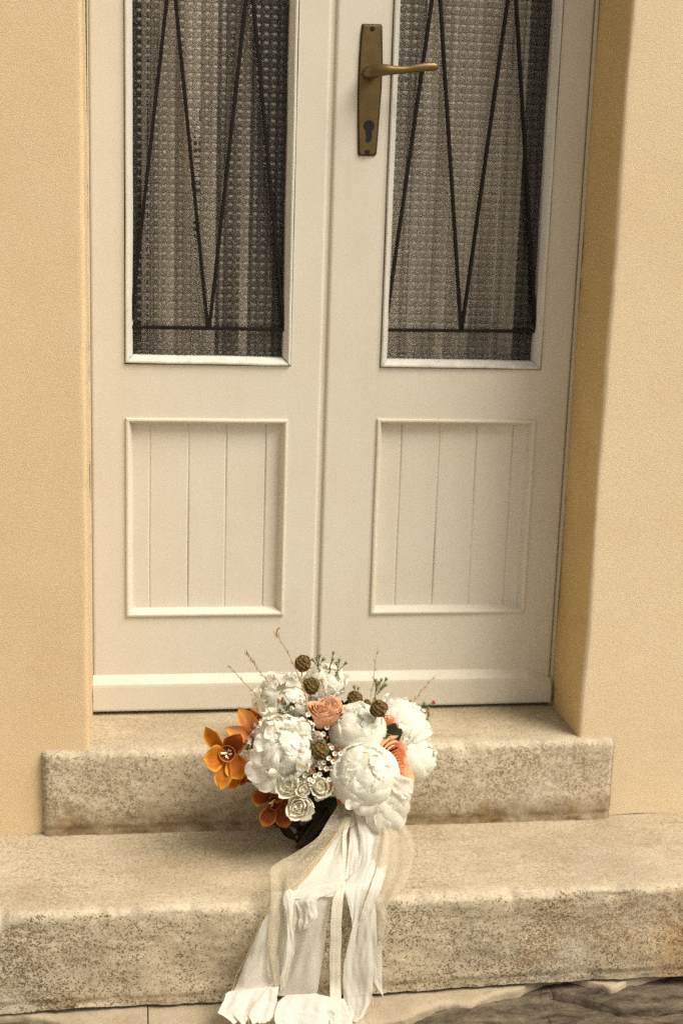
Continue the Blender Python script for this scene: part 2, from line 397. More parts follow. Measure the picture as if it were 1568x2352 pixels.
for sx, xe in ((-1, XL), (1, XR)):
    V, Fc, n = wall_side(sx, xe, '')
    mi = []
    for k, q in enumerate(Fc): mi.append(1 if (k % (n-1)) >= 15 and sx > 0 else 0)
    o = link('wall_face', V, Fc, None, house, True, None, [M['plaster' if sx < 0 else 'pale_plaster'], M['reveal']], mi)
v, f = box(XL-2.6, XR+2.6, YW, .02, 2.06, 3.3); link('lintel_wall', v, f, 'plaster', house, False)

# ------------------------------------------------------------------ stone steps
def step(name, label, x0, x1, yf, yb, zt, zb, amp, seed, mats, dx=.0045, slope=0.0, chips=.8, group='stone steps'):
    r = .012
    prof = []
    for y in np.arange(yb, yf+r, -.006): prof.append((y, 0.0, 0))
    for k in range(6):
        a = k/5*PI/2; prof.append((yf+r-r*math.sin(a), -(r-r*math.cos(a)), 1 if k > 3 else 0))
    for z in np.arange(-r-.004, zb-zt-.001, -.0045): prof.append((yf, z, 1))
    xs = list(np.arange(x0, x1+.0001, dx)); V = []; mi = []
    for i, (y, dz, fr) in enumerate(prof):
        for x in xs:
            yy, zz = y, zt+dz
            e = min(x-x0, x1-x)
            if e < .014: yy += .014-math.sqrt(max(0, .014**2-(.014-e)**2)) if dz < -.001 or y < yf+.02 else 0
            edge = math.exp(-((y-yf)**2+dz*dz)/.0005)
            chip = max(0, fbm(x*17+seed, 3.1, seed, 4)-.15)*.014*chips*edge + .0035*abs(fbm(x*60, seed, 2, 2))*edge
            if fr: yy += amp*fbm(x*6+seed, zz*9, seed, 5)+.0009*N(x*160, zz*160, seed)+.0014*N(x*75, zz*80, seed+4)
            else: zz += .0016*fbm(x*7+seed, y*7, seed, 3)+.0003*N(x*120, y*120)
            if dz < zb-zt+.006: zz += .0035*fbm(x*8, seed, 6, 5)+.002
            zz -= chip; yy += chip*.8
            if fr and dz < (zb-zt)+.02: yy += .0025*(1+fbm(x*25, seed, 8, 3))
            yy += slope*x
            V.append((x, yy, zz))
    Fc = grid_faces(len(prof), len(xs)); nc = len(xs)-1
    for i in range(len(prof)-1):
        for j in range(nc):
            fr = prof[i][2]
            if prof[i][1] > -.03 and prof[i][1] < -.001: fr = 1 if N(xs[j]*35, prof[i][1]*50+seed, 1) + (-.004-prof[i][1])*45 > 0 else 0
            mi.append(fr)
    b = MB(); b.v = V; b.f = Fc; b.m = mi; b.uv = [(0, 0)]*len(V)
    n = len(xs); L = len(prof)
    ends = [i*n for i in range(L)]; ends2 = [i*n+n-1 for i in range(L)]
    bl = len(b.v); b.v += [(x0, yb, zb), (x1, yb, zb)]; b.uv += [(0, 0)]*2
    b.f += [tuple(ends[::-1])+(bl,), tuple(ends2)+(bl+1,)]; b.m += [1, 1]
    b.f = [q[::-1] for q in b.f]
    o = link(name, [Vector(p)-Vector(((x0+x1)/2, yf, zb)) for p in b.v], b.f, None, None, True, None, [M[k] for k in mats], b.m)
    o.location = ((x0+x1)/2, yf, zb); o['label'] = label; o['category'] = 'step'; o['group'] = group
    return o
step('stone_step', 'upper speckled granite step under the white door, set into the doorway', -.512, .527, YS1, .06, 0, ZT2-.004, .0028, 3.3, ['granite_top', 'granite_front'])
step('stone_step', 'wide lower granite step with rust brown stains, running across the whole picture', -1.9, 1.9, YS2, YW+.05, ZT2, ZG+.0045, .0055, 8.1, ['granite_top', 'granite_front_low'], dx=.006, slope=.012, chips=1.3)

# mortar footing with a ragged front edge, cracked in two lengths
def footing(name, label, front, x0, x1, seed):
    V = []; xs = np.linspace(x0, x1, int((x1-x0)/.006)); n = len(xs)
    fx = [p[0] for p in front]; fy = [p[1] for p in front]
    rows = [(0, 0), (.25, 0), (.5, 0), (.75, 0), (.93, 0), (1, -.003), (1.0, -.008), (.97, -.045)]
    for (q, dz) in rows:
        for x in xs:
            yf = np.interp(x, fx, fy)+.004*fbm(x*40, seed, 3, 4)
            yb = YS2+.03
            y = yb+(yf-yb)*q
            V.append((x+.001*N(y*90, seed), y, ZG+dz+.003*fbm(x*9, y*9, seed, 4)))
    o = link(name, V, [q[::-1] for q in grid_faces(len(rows), n)], 'mortar')
    o['label'] = label; o['category'] = 'footing'; o['group'] = 'mortar footings under the lower step'
fr = []
for (px, py) in ((-200, 2345), (-60, 2338), (0, 2336), (60, 2333), (120, 2342), (170, 2362), (260, 2385), (420, 2400), (600, 2400), (760, 2380), (850, 2352), (930, 2338), (1000, 2308), (1040, 2300), (1080, 2306), (1130, 2282), (1190, 2272), (1250, 2246), (1300, 2244), (1370, 2258), (1400, 2270), (1440, 2252), (1500, 2240), (1530, 2230), (1568, 2225), (1650, 2215), (1800, 2205)):
    p = atZ(px, py, ZG); fr.append((p.x, p.y))
xj = atZ(340, 2330, ZG).x
footing('mortar_footing', 'short pale mortar strip under the lower step, left of the joint', fr, -1.5, xj-.0010, 2)
footing('mortar_footing', 'long ragged mortar strip under the lower step, right of the joint', fr, xj+.0010, 1.6, 5)

# dark schist slabs at the foot
pav = bpy.data.objects.new('pavement', None); COL.objects.link(pav); pav['kind'] = 'structure'; pav.location = (0, -.7, ZG-.05)
def slab(pts, z, seed, parent):
    n = len(pts); P = []
    for i in range(n):
        a, b = Vector((*pts[i], 0)), Vector((*pts[(i+1) % n], 0)); k = max(2, int((b-a).length/.012))
        for j in range(k):
            q = a.lerp(b, j/k); P.append((q.x+.005*fbm(q.x*30, q.y*30, seed, 4), q.y+.005*fbm(q.x*30, q.y*30, seed+9, 4)))
    cx = sum(p[0] for p in P)/len(P); cy = sum(p[1] for p in P)/len(P); b = MB(); L = len(P); rings = 40; V = []
    for k in range(rings+1):
        s_ = k/rings
        for (x, y) in P:
            xx, yy = cx+(x-cx)*s_, cy+(y-cy)*s_
            lay = fbm(xx*8, yy*15, seed, 6)
            V.append((xx, yy, z+.002*lay+.0045*math.floor(lay*3)/3-(.006 if k == rings else 0)))
    for (x, y) in P: V.append((x, y, z-.06))
    link('paving_stone', V, grid_faces(rings+2, L, True), 'schist', parent)
def zz(px, py): p = atZ(px, py, ZG-.012); return (p.x, p.y)
slab([zz(700, 2500), zz(760, 2330), zz(1000, 2250), zz(1250, 2200), zz(1240, 2290), zz(1330, 2300), zz(1420, 2330), zz(1560, 2326), zz(1800, 2330), zz(1900, 2600), zz(800, 2600)], ZG-.014, 1, pav)
slab([zz(1262, 2196), zz(1800, 2140), zz(1800, 2310), zz(1560, 2310), zz(1425, 2312), zz(1335, 2286), zz(1262, 2276)], ZG-.010, 5, pav)
slab([zz(-300, 2300), zz(330, 2340), zz(330, 2600), zz(-300, 2600)], ZG-.013, 9, pav)
slab([zz(345, 2340), zz(740, 2330), zz(685, 2500), zz(700, 2600), zz(345, 2600)], ZG-.014, 12, pav)

# ------------------------------------------------------------------ the double door
door = thing('double_door', 'cream white double door with two ribbed glass panes and boarded lower panels', 'door', (0, 0, 0))
ZB, ZTOP = .006, 2.05
def hframe(xa, xb, xs, zs, y0, y1, rebR=None):
    """leaf body: stiles and rails with two openings; xs = opening x range list, zs = z ranges"""
    b = MB(); r = .003
    def rb(x0, x1, z0, z1, ra=0, rc=0):
        b.add(*box(x0, x1, y0, y1, z0, z1))
    return b
def leaf(xa, xb, gl, pn, groove, edge_soft):
    """xa..xb leaf; gl=(x0,x1,z0,z1) glass opening; pn likewise for the panel"""
    b = MB(); y0, y1 = 0.0, .040
    # plate as a grid with holes, one continuous sheet
    xs = sorted({xa, gl[0], gl[1], pn[0], pn[1], xb}); zs = sorted({ZB, pn[2], pn[3], gl[2], gl[3], ZTOP})
    idx = {}
    r = .0055
    def V_(x, y, z):
        k = (round(x, 6), round(y, 6), round(z, 6))
        if k not in idx: idx[k] = len(b.v); b.v.append(k); b.uv.append((0, 0))
        return idx[k]
    hole = lambda xm, zm: any(h[0] < xm < h[1] and h[2] < zm < h[3] for h in (gl, pn))
    for i in range(len(xs)-1):
        for j in range(len(zs)-1):
            xm, zm = (xs[i]+xs[i+1])/2, (zs[j]+zs[j+1])/2
            if hole(xm, zm): continue
            X0 = xs[i]+(r if i == 0 else 0); X1 = xs[i+1]-(r if i == len(xs)-2 else 0)
            b.f.append((V_(X0, y0, zs[j]), V_(X1, y0, zs[j]), V_(X1, y0, zs[j+1]), V_(X0, y0, zs[j+1]))); b.m.append(0)
    for j in range(len(zs)-1):                               # rounded long edges
        for (x, sg) in ((xa, 1), (xb, -1)):
            for k in range(4):
                a0, a1 = k/4*PI/2, (k+1)/4*PI/2
                p = [(x+sg*(r-r*math.sin(a)), y0+r-r*math.cos(a)) for a in (a0, a1)]
                q = [V_(p[0][0], p[0][1], zs[j]), V_(p[1][0], p[1][1], zs[j]), V_(p[1][0], p[1][1], zs[j+1]), V_(p[0][0], p[0][1], zs[j+1])]
                b.f.append(tuple(q if sg < 0 else q[::-1])); b.m.append(0)
            q = [V_(x, y0+r, zs[j]), V_(x, y1, zs[j]), V_(x, y1, zs[j+1]), V_(x, y0+r, zs[j+1])]
            b.f.append(tuple(q if sg < 0 else q[::-1])); b.m.append(0)
    for h in (gl, pn):                                       # walls of the openings
        x0, x1, z0, z1 = h
        for q in (((x0, z0), (x0, z1)), ((x1, z1), (x1, z0)), ((x1, z0), (x0, z0)), ((x0, z1), (x1, z1))):
            (ax, az), (bx, bz) = q
            b.f.append((V_(ax, y0, az), V_(ax, y1, az), V_(bx, y1, bz), V_(bx, y0, bz))); b.m.append(1)
    o = b.build('door_leaf', ['paint', 'gap'], door, smooth=False)
    # mouldings: prof = list of (distance inward from outer edge, y)
    def ring(name, h, prof, mat, parent, wob=.0):
        x0, x1, z0, z1 = h
        cs = [(x0, z0, 1, 1), (x1, z0, -1, 1), (x1, z1, -1, -1), (x0, z1, 1, -1)]
        for k in range(4):
            A, B = cs[k], cs[(k+1) % 4]; V = []; n = 24
            for i in range(n+1):
                t_ = i/n
                g = .0004 if name == 'glazing_bead' else .0001
                for (d, y) in prof:
                    ax, az = A[0]+A[2]*d, A[1]+A[3]*d; bx, bz = B[0]+B[2]*d, B[1]+B[3]*d
                    L = math.hypot(bx-ax, bz-az); tt = (g+(L-2*g)*t_)/L
                    x, z = ax+(bx-ax)*tt, az+(bz-az)*tt
                    w_ = wob*N(x*9, z*9, k+xa)
                    V.append((x+w_*(1 if k % 2 else 0), y, z+w_*(0 if k % 2 else 1)))
            link(name, V, [q[::-1] for q in grid_faces(n+1, len(prof))], mat, parent, False)
    gb = (gl[0]+.0017, gl[1]-.0017, gl[2]+.0017, gl[3]-.0017)
    ring('glazing_bead', gb, [(0, .020), (0, -.0035), (.002, -.0058), (.0045, -.0056), (.0065, -.0025), (.0125, .0085), (.0135, .0240)], 'bead', o, .0012)
    mo = (pn[0]-.006, pn[1]+.006, pn[2]-.006, pn[3]+.006)
    ring('moulding', mo, [(0, .001), (0, -.0028), (.0015, -.0045), (.0045, -.0048), (.0065, -.0028), (.0085, .002), (.0115, .0095), (.0130, .0135), (.0135, .016)], 'paint', o, .0004)
    # tongue and groove boards
    g = [pn[0]+.004]+groove+[pn[1]-.004]
    for k in range(len(g)-1):
        a, c = g[k], g[k+1]; bv = .0024; sk = .0004*N(k*3.3, xa*9)
        P = [(a+.0001, .0195), (a+.0001, .0146), (a+bv, .0130), (c-bv, .0130), (c-.0001, .0146), (c-.0001, .0195)]
        V = [(x+(.001*N(z*5, k, xa)), y+sk, z) for z in np.linspace(pn[2]+.004, pn[3]-.004, 9) for (x, y) in P]
        link('panel_board', V, grid_faces(9, 6), 'paint', o, False)
    v_, f_ = box(pn[0]+.001, pn[1]-.001, .0225, .030, pn[2]+.001, pn[3]-.001); link('panel_back', v_, f_, 'paint', o, False)
    # ribbed glass
    p = .0145; n = 7; gx0, gx1, gz0, gz1 = gb[0]+.006, gb[1]-.006, gb[2]+.006, gb[3]-.006
    zc = 1.40
    xs = np.arange(gx0, gx1, p/n); zs = np.arange(gz0, zc, p/n); V = []
    ah = .0028
    for z in zs:
        for x in xs:
            hx, hz = abs(math.sin(PI*(x+xa)/p))**1.3, abs(math.sin(PI*z/p))**1.3
            k_ = ah*((.8 if xa < -.1 else .4)*hx+.9*hz)+.0002*fbm(x*12, z*12, 4, 2)
            V.append((x, .0225-k_, z))
    nx, nz = len(xs), len(zs); Fg = grid_faces(nz, nx)
    b = MB(); b.add(V, Fg, 0, [((q[0]+xa)/p, q[2]/p) for q in V])
    yb = .0250
    b.add([(xs[0], yb, zs[0]), (xs[-1], yb, zs[0]), (xs[-1], yb, zs[-1]), (xs[0], yb, zs[-1])], [(3, 2, 1, 0)], 0, [(.5, .5)]*4)
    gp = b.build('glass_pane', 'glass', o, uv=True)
    # plain continuation of the pane above the picture
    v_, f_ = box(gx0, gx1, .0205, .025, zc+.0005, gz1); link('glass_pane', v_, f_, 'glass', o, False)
    return o
GL1 = (-.3695, -.0725, .657, 1.90); GL2 = (.0895, .3925, .657, 1.90)
PN1 = (-.3615, -.0815, .195, .5545); PN2 = (.0945, .3830, .195, .5575)
leaf1 = leaf(-.4285, -.0165, GL1, PN1, [-.3246, -.2545, -.1862, -.1145], 0)
leaf2 = leaf(-.0075, .4490, GL2, PN2, [.1375, .2095, .2805, .3505], 1)
v, f = box(-.022, -.002, .007, .038, ZB, ZTOP); link('meeting_strip', v, f, 'paint', door, False)
b = MB(); b.add(*box(.4505, XR-.0006, .004, .05, .0, ZTOP)); b.add(*box(XL+.0002, -.4287, .0005, .05, .0, ZTOP)); 
b.build('door_frame', 'paint', door, False)
v, f = box(XL, XR, .02, .055, -.004, .010); link('threshold_gap', v, f, 'gap', door, False)

# weather boards along the foot
for (xa, xb, rt) in ((-.4285, -.0155, 0), (-.0072, .449, 1)):
    V = []; xs = np.linspace(xa, xb, 30)
    prof = [(.0755, .0), (.0745, -.0015), (.063, -.0105), (.060, -.0125), (.055, -.013), (.012, -.013), (.0085, -.012), (.0075, .0)]
    for x in xs:
        e = 1.0
        if rt: e = min(1, (xb-x)/.048+.08)
        for (z, y) in prof:
            V.append((x, y+.0004*N(x*12, z*20), (z if z > .03 else z+.0015*N(x*6, 4))-(.022*(1-e) if z > .03 else 0)))
    n = len(prof); Fc = grid_faces(len(xs), n)+[tuple(range(n)), tuple(reversed(range((len(xs)-1)*n, len(xs)*n)))]
    link('weather_board', V, [q[::-1] for q in Fc], 'paint', leaf2 if rt else leaf1, False)

# black iron grille bars in front of each pane
def bars(L, zbar, parent):
    for (p, q) in L:
        a, c = at(*p, .0105), at(*q, .0105); b = MB(); d = (c-a).normalized(); s_ = d.cross(Vector((0, 1, 0)))*.0031; y_ = Vector((0, .0035, 0))
        v_ = []
        for pt in (a, c):
            for (i, j) in ((-1, -.6), (-.7, -1), (.7, -1), (1, -.6), (1, 1), (-1, 1)): v_.append(pt+s_*i+y_*j)
        b.add(v_, grid_faces(2, 6, True)+[(0, 1, 2, 3, 4, 5), (11, 10, 9, 8, 7, 6)]); b.build('grille_bar', 'iron', parent, False)
bars([((394, -95), (301, 735)), ((394, -95), (477, 752)), ((574, -80), (481, 752)), ((574, -80), (652, 752)), ((300, 751), (652, 757))], 0, leaf1)
bars([((1006, -100), (887, 735)), ((1006, -70), (1058, 757)), ((1181, -110), (1060, 757)), ((1178, -110), (1229, 757)), ((886, 758), (1226, 761))], 0, leaf2)

# worn marks printed on the left pane
mk = MB()
def blob(cx, cy, rx, ry, hole=0):
    vx, vy = (560+cx*.2381)*.7, (300+cy*.2381)*.7; c = at(vx, vy, .0160); k = .2381*.7/1270.
    n = 10; o_ = [(c.x+rx*k*math.cos(2*PI*i/n)*(1+.2*N(i, cx, cy)), .0160, c.z+ry*k*math.sin(2*PI*i/n)*(1+.2*N(i, cy, cx))) for i in range(n)]
    if hole:
        i_ = [(c.x+(p[0]-c.x)*hole, .0160, c.z+(p[2]-c.z)*hole) for p in o_]
        mk.add(o_+i_, [(i, (i+1) % n, n+(i+1) % n, n+i) for i in range(n)])
    else: mk.add(o_, [tuple(range(n))])
for a in ((403, 285, 10, 28), (403, 375, 10, 28), (360, 460, 14, 12), (340, 548, 18, 10), (332, 628, 22, 16), (403, 632, 12, 12), (340, 715, 30, 28), (398, 715, 16, 30),
          (342, 815, 34, 30), (398, 815, 16, 30), (350, 903, 40, 14), (400, 893, 14, 14), (365, 990, 44, 14), (380, 1090, 30, 12), (350, 1170, 36, 10), (392, 1172, 18, 14),
          (370, 1262, 42, 34, .4), (380, 1362, 36, 32), (385, 1430, 26, 8), (385, 1525, 22, 10), (388, 1625, 20, 10), (388, 1725, 14, 10), (330, 1805, 18, 20), (392, 1812, 18, 18),
          (338, 1897, 28, 26, .25), (390, 1900, 18, 22), (342, 1992, 30, 26, .3), (392, 1995, 14, 12), (350, 2065, 12, 12), (345, 2110, 16, 6), (342, 2165, 14, 8)): blob(*a)
mo_ = mk.build('printed_mark', 'print', leaf1, False)

# handle plate, lever, lock
def Hn(cx, cy, Y=0): return at(770+cx*.1786, 28+cy*.1786, Y)
def plate(name, grow, y0, y1, mat, parent):
    C_ = [(340, 155), (350, 150), (585, 156), (600, 185), (607, 640), (592, 1000), (560, 1400), (528, 1820), (505, 1850), (300, 1848), (287, 1820), (281, 1400), (283, 1000), (300, 600), (320, 300)]
    P = [Hn(*c, 0) for c in C_]; cx = sum(p.x for p in P)/len(P); cz = sum(p.z for p in P)/len(P)
    P = [(p.x-grow*(1 if p.x > cx else -1), p.z-grow*(1 if p.z > cz else -1)*(1 if abs(p.z-cz) > .1 else 0)) for p in P]
    n = len(P); V = [(x, y1, z) for x, z in P]+[(x, y0+.0012, z) for x, z in P]+[(cx+(x-cx)*.93, y0, cz+(z-cz)*.985) for x, z in P]
    Fc = grid_faces(3, n, True)+[tuple(range(2*n, 3*n))]
    o = link(name, V, Fc, mat, parent, False); return o
pl = plate('handle_plate', 0, -.0030, .0008, 'brass_dark', door)  # dark brass colour paints the side shadow around the plate
plate('plate_face', .0024, -.0056, -.0028, 'brass', pl)
def disc(name, c, r, y0, y1, mat, parent, n=20):
    V = [(c.x+r*math.cos(2*PI*i/n)*k, y, c.z+r*math.sin(2*PI*i/n)*k) for (k, y) in ((1, y1), (1, y0), (.6, y0-.0006)) for i in range(n)]
    return link(name, V, grid_faces(3, n, True)+[tuple(range(2*n, 3*n))], mat, parent)
disc('screw', Hn(470, 215), .0042, -.0064, -.004, 'hole', pl); disc('screw', Hn(405, 1800), .0046, -.0064, -.004, 'hole', pl)
kc = Hn(425, 1465); b = MB(); n = 20
pts = [(kc.x+.0098*math.cos(a), kc.z+.0098*math.sin(a)) for a in np.linspace(-PI/2+.62, 3*PI/2-.62, n)]
pts += [(kc.x-.0062+.002, kc.z-.020), (kc.x-.0055, kc.z-.0255), (kc.x-.001, kc.z-.0285), (kc.x+.0035, kc.z-.0265), (kc.x+.0060, kc.z-.020)]
V = [(x, -.0050, z) for x, z in pts]+[(x, -.0062, z) for x, z in pts]; n = len(pts)
link('lock_cylinder', V, grid_faces(2, n, True)+[tuple(range(n, 2*n))], 'hole', pl, False)
# lever: hub coming off the plate, then sweeping right
hub = Hn(430, 790)
C_ = [(hub.x, -.003, hub.z, .0125, .0125), (hub.x, -.012, hub.z, .0118, .0118), (hub.x+.001, -.024, hub.z+.0005, .0110, .0112), (hub.x+.007, -.036, hub.z+.002, .0115, .0112),
      (hub.x+.020, -.044, hub.z+.004, .0085, .0098), (hub.x+.036, -.047, hub.z+.004, .0062, .0075), (hub.x+.058, -.047, hub.z+.006, .0052, .0058), (hub.x+.074, -.047, hub.z+.009, .0052, .0066),
      (hub.x+.091, -.046, hub.z+.0115, .0054, .0074), (hub.x+.104, -.045, hub.z+.0125, .0052, .0072), (hub.x+.110, -.045, hub.z+.0130, .0042, .0056), (hub.x+.113, -.045, hub.z+.0132, .0016, .0022)]
C_ = spline([Vector(c[:3]) for c in C_], 40), np.interp(np.linspace(0, 11, 40), range(12), [c[3] for c in C_]), np.interp(np.linspace(0, 11, 40), range(12), [c[4] for c in C_])
V = []; n = 16
for i, p in enumerate(C_[0]):
    d = (C_[0][min(i+1, 39)]-C_[0][max(i-1, 0)]).normalized(); up = Vector((0, 0, 1)); a = d.cross(up).normalized(); bb = a.cross(d).normalized()
    for k in range(n):
        q = 2*PI*k/n; V.append(p+a*math.cos(q)*C_[1][i]+bb*math.sin(q)*C_[2][i])
link('door_handle', V, grid_faces(40, n, True)+[tuple(range(39*n, 40*n))], 'brass', pl)

# net curtains behind the panes
def curtain(label, x0, x1, folds, seed):
    xs = np.linspace(x0, x1, 150); zs = np.linspace(.58, 1.95, 16); V = []
    for z in zs:
        for x in xs:
            t_ = (x-x0)/(x1-x0); y = .078
            for (c, w_, d) in folds:
                y += -d*math.exp(-((t_-c-(z-1)*.02*N(c*9, seed))/w_)**2)
            y += .010*math.sin(t_*31+seed+1.5*N(z*1.1, t_*3, seed))+.0025*math.sin(t_*103+seed)
            V.append((x, y, z))
    o = link('net_curtain', V, [q[::-1] for q in grid_faces(16, 150)], 'curtain'); 
    o['label'] = label; o['category'] = 'curtain'; o['group'] = 'net curtains behind the panes'
curtain('pale net curtain hanging behind the left ribbed glass pane', -.338, -.096, [(.3, .16, .030), (.75, .10, .03)], 1)
curtain('pale net curtain behind the pane beside the door handle', .104, .350, [(.40, .10, .03), (.80, .07, .036)], 4)

# ------------------------------------------------------------------ the bouquet
BQ = at(760, 1780, -.29)
bq = thing('bridal_bouquet', 'large bridal bouquet of white peonies, amber orchids and trailing ribbons on the steps', 'bouquet', (BQ.x, BQ.y, ZT2))
def B(cx, cy, Y): return at(448+cx*.357, 1428+cy*.357, Y)
def O(cx, cy, Y): return at(455+cx*.15625, 1596+cy*.15625, Y)
def D3(r, u, t_): return (R_*r+U_*u-F_*t_).normalized()
PX = 1/1410.                      # metres per photograph unit near the bouquet

def bez(P, t_):
    a, b, c, d = P; s_ = 1-t_
    return tuple(a[i]*s_**3+3*b[i]*s_*s_*t_+3*c[i]*s_*t_*t_+d[i]*t_**3 for i in (0, 1))
def petal_geo(c, n, beta, prof, hw, rc, ruf, seed, nu=9, nv=10, tipw=.35):
    e1 = n.orthogonal().normalized(); e2 = n.cross(e1)
    er = e1*math.cos(beta)+e2*math.sin(beta); et = n.cross(er)
    V = []; UV = []
    for i in range(nv):
        v = 1-(1-i/(nv-1))**1.5; rho, h = bez(prof, v)
        w = (.22+.78*math.sin(min(1, v*1.35)*PI/2))*max(.04, 1-max(0, (v-.45)/.55)**(2+tipw*2))**(1/(2+tipw*2))
        for j in range(nu):
            u = 2*j/(nu-1)-1; s_ = u*hw*w
            rr = max(rc, .0015) if rc else max(abs(rho), hw*.45)
            q = c+n*(h-abs(u)**2.5*hw*.22*v)+er*(rho-rr*(1-math.cos(s_/rr)))+et*rr*math.sin(s_/rr)
            md = er*math.cos(s_/rr)+et*math.sin(s_/rr)
            k = ruf*(v**2)*(.35+.65*abs(u)**1.5 if v < .85 else 1)
            q += md*k*N(u*2.1+seed*3.7, v*2.0, seed)*1.6+n*k*(N(u*2.6+seed*1.3, v*1.5, seed+5)*1.1+N(u*6+seed, v*3, seed+8)*.45)
            V.append(q); UV.append((u*.5+.5, v))
    return V, grid_faces(nv, nu), UV
def mkflower(name, c, label=None, core_r=.012, mat='white_cream'):
    """the heart of the flower; petals become its children"""
    b = MB(); V = []; nn = 10
    for i in range(7):
        for j in range(nn):
            a = PI*i/6; q = 2*PI*j/nn; r_ = core_r*(1+.25*N(i*1.3, j*1.7, c.x*50))
            V.append(c+Vector((r_*math.sin(a)*math.cos(q), r_*math.sin(a)*math.sin(q), r_*math.cos(a))))
    b.add(V, grid_faces(7, nn, True)); o = b.build(name, mat, bq)
    if label: o['label'] = label
    return o
def petal_obj(parent, geo, mat, name='petal'):
    V, Fc, UV = geo; return link(name, V, Fc, mat, parent, True, UV)

def pom(c, n, R, label, count=52, guard=8, mat='white', seed=1, amax=100, ruf=.13, flat=1.0):
    """ruffled peony"""
    rnd = random.Random(seed); o = mkflower('peony', c, label, R*.68)
    for k in range(count):
        fr_ = (k+.5)/count; ca = 1-fr_*(1-math.cos(math.radians(amax))); al = math.acos(ca)+rnd.uniform(-.12, .12); be = k*2.39996+rnd.uniform(-.2, .2)
        L = R*rnd.uniform(.86, 1.06); sa, co = math.sin(al), math.cos(al)*flat
        pt = lambda q, k_: (L*k_*math.sin(al+q), L*k_*math.cos(al+q)*flat)
        prof = [pt(.75, .62), pt(.62, .98), pt(.28, 1.06), pt(-.16, rnd.uniform(.94, 1.05))]
        petal_obj(o, petal_geo(c, n, be, prof, R*rnd.uniform(.30, .44), R*rnd.uniform(.5, .9), R*ruf, seed*7+k*.77, 11, 10, rnd.uniform(.5, .8)), mat)
    for k in range(guard):
        be = 2*PI*k/guard+rnd.uniform(-.15, .15)
        prof = [(.05*R, -.6*R), (.8*R, -.7*R), (1.12*R, -.35*R), (rnd.uniform(1.05, 1.22)*R, rnd.uniform(-.05, .3)*R)]
        petal_obj(o, petal_geo(c, n, be, prof, R*.55, R*.9, R*.14, seed+k*1.9, 11, 9, .6), mat)
    return o
def ball(c, n, R, label, mat='white_cream', seed=1, high=1.0, inner=16):
    """cup shaped peony with broad smooth outer petals and a ruffled top"""
    rnd = random.Random(seed); o = mkflower('peony', c, label, R*.78)
    for (s_, m_, top, rt) in ((.93, 5, .60, .60), (.89, 5, .74, .50), (.84, 6, .84, .42)):
        for k in range(m_):
            be = 2*PI*(k+rnd.random()*.35)/m_+s_*9; h_ = R*high*(top+rnd.uniform(-.12, .10))
            prof = [(.05*R, -.88*R), (1.18*R*s_, -.92*R*s_), (1.16*R*s_, .35*R), (R*rt*rnd.uniform(.95, 1.35), h_)]
            petal_obj(o, petal_geo(c, n, be, prof, R*.98, None, R*.062, seed+k*2.3+s_*31, 15, 14, .62), mat)
    for k in range(inner):
        be = k*2.39996; q = math.sqrt((k+.5)/inner)
        al = .12+.78*q; L = R*rnd.uniform(.84, .93)
        pt = lambda q_, k_: (L*k_*math.sin(al+q_), L*k_*math.cos(al+q_)*high*1.06)
        prof = [pt(.6, .8), pt(.45, 1.0), pt(.2, 1.05), pt(-.2, rnd.uniform(.93, 1.04))]
        petal_obj(o, petal_geo(c, n, be, prof, R*.34, R*.6, R*.13, seed+k*1.1, 9, 8, .7), mat)
    return o
def rose(c, n, R, name, label, mat, seed=1, turns=15, open_=1.0):
    rnd = random.Random(seed); o = mkflower(name, c-n*R*.45, label, R*.42, mat)
    for k in range(turns):
        q = (k+1)/turns; rho = R*(.08+.72*q); be = k*2.1+rnd.uniform(-.2, .2)
        prof = [(.05*R, -.85*R), (rho*1.1, -.75*R), (rho*.98, .15*R), (rho*(1.02+.34*q*open_), R*(.46-.18*q*q+rnd.uniform(-.03, .03)))]
        petal_obj(o, petal_geo(c, n, be, prof, max(rho*1.65, R*.25), max(rho, .1*R), R*(.13 if name == 'spray_rose' else .05), seed+k*1.7, 11, 9, .72), mat)
    return o
def blade(parent, base, tip, hw, mat, bend=.01, cup=.25, ruf=.0, seed=0, point=True, name='petal', nu=9, nv=11, twist=0.0, face=None, shape=1.0):
    d = tip-base; L = d.length; d = d/L; vw = face or (-F_); wd = d.cross(vw).normalized(); nm = wd.cross(d).normalized()
    V = []; UV = []
    for i in range(nv):
        v = i/(nv-1); w = math.sin(PI*min(1, (.10+.90*v**shape)))**(.75) if point else (.3+.7*math.sin(min(1, v*1.4)*PI/2))*math.sqrt(max(.05, 1-max(0, (v-.6)/.42)**2.4))
        if point and v >= .999: w = .02
        tw = twist*v
        for j in range(nu):
            u = 2*j/(nu-1)-1; q = base+d*L*v+(wd*math.cos(tw)+nm*math.sin(tw))*u*hw*w+nm*(bend*math.sin(PI*v*.8)-cup*hw*w*(1-u*u)+ruf*N(u*2+seed, v*3, seed)*(u*u*.8+.2))
            q += nm*cup*hw*w*.5
            V.append(q); UV.append((u*.5+.5, v))
    return link(name, V, grid_faces(nv, nu), mat, parent, True, UV)

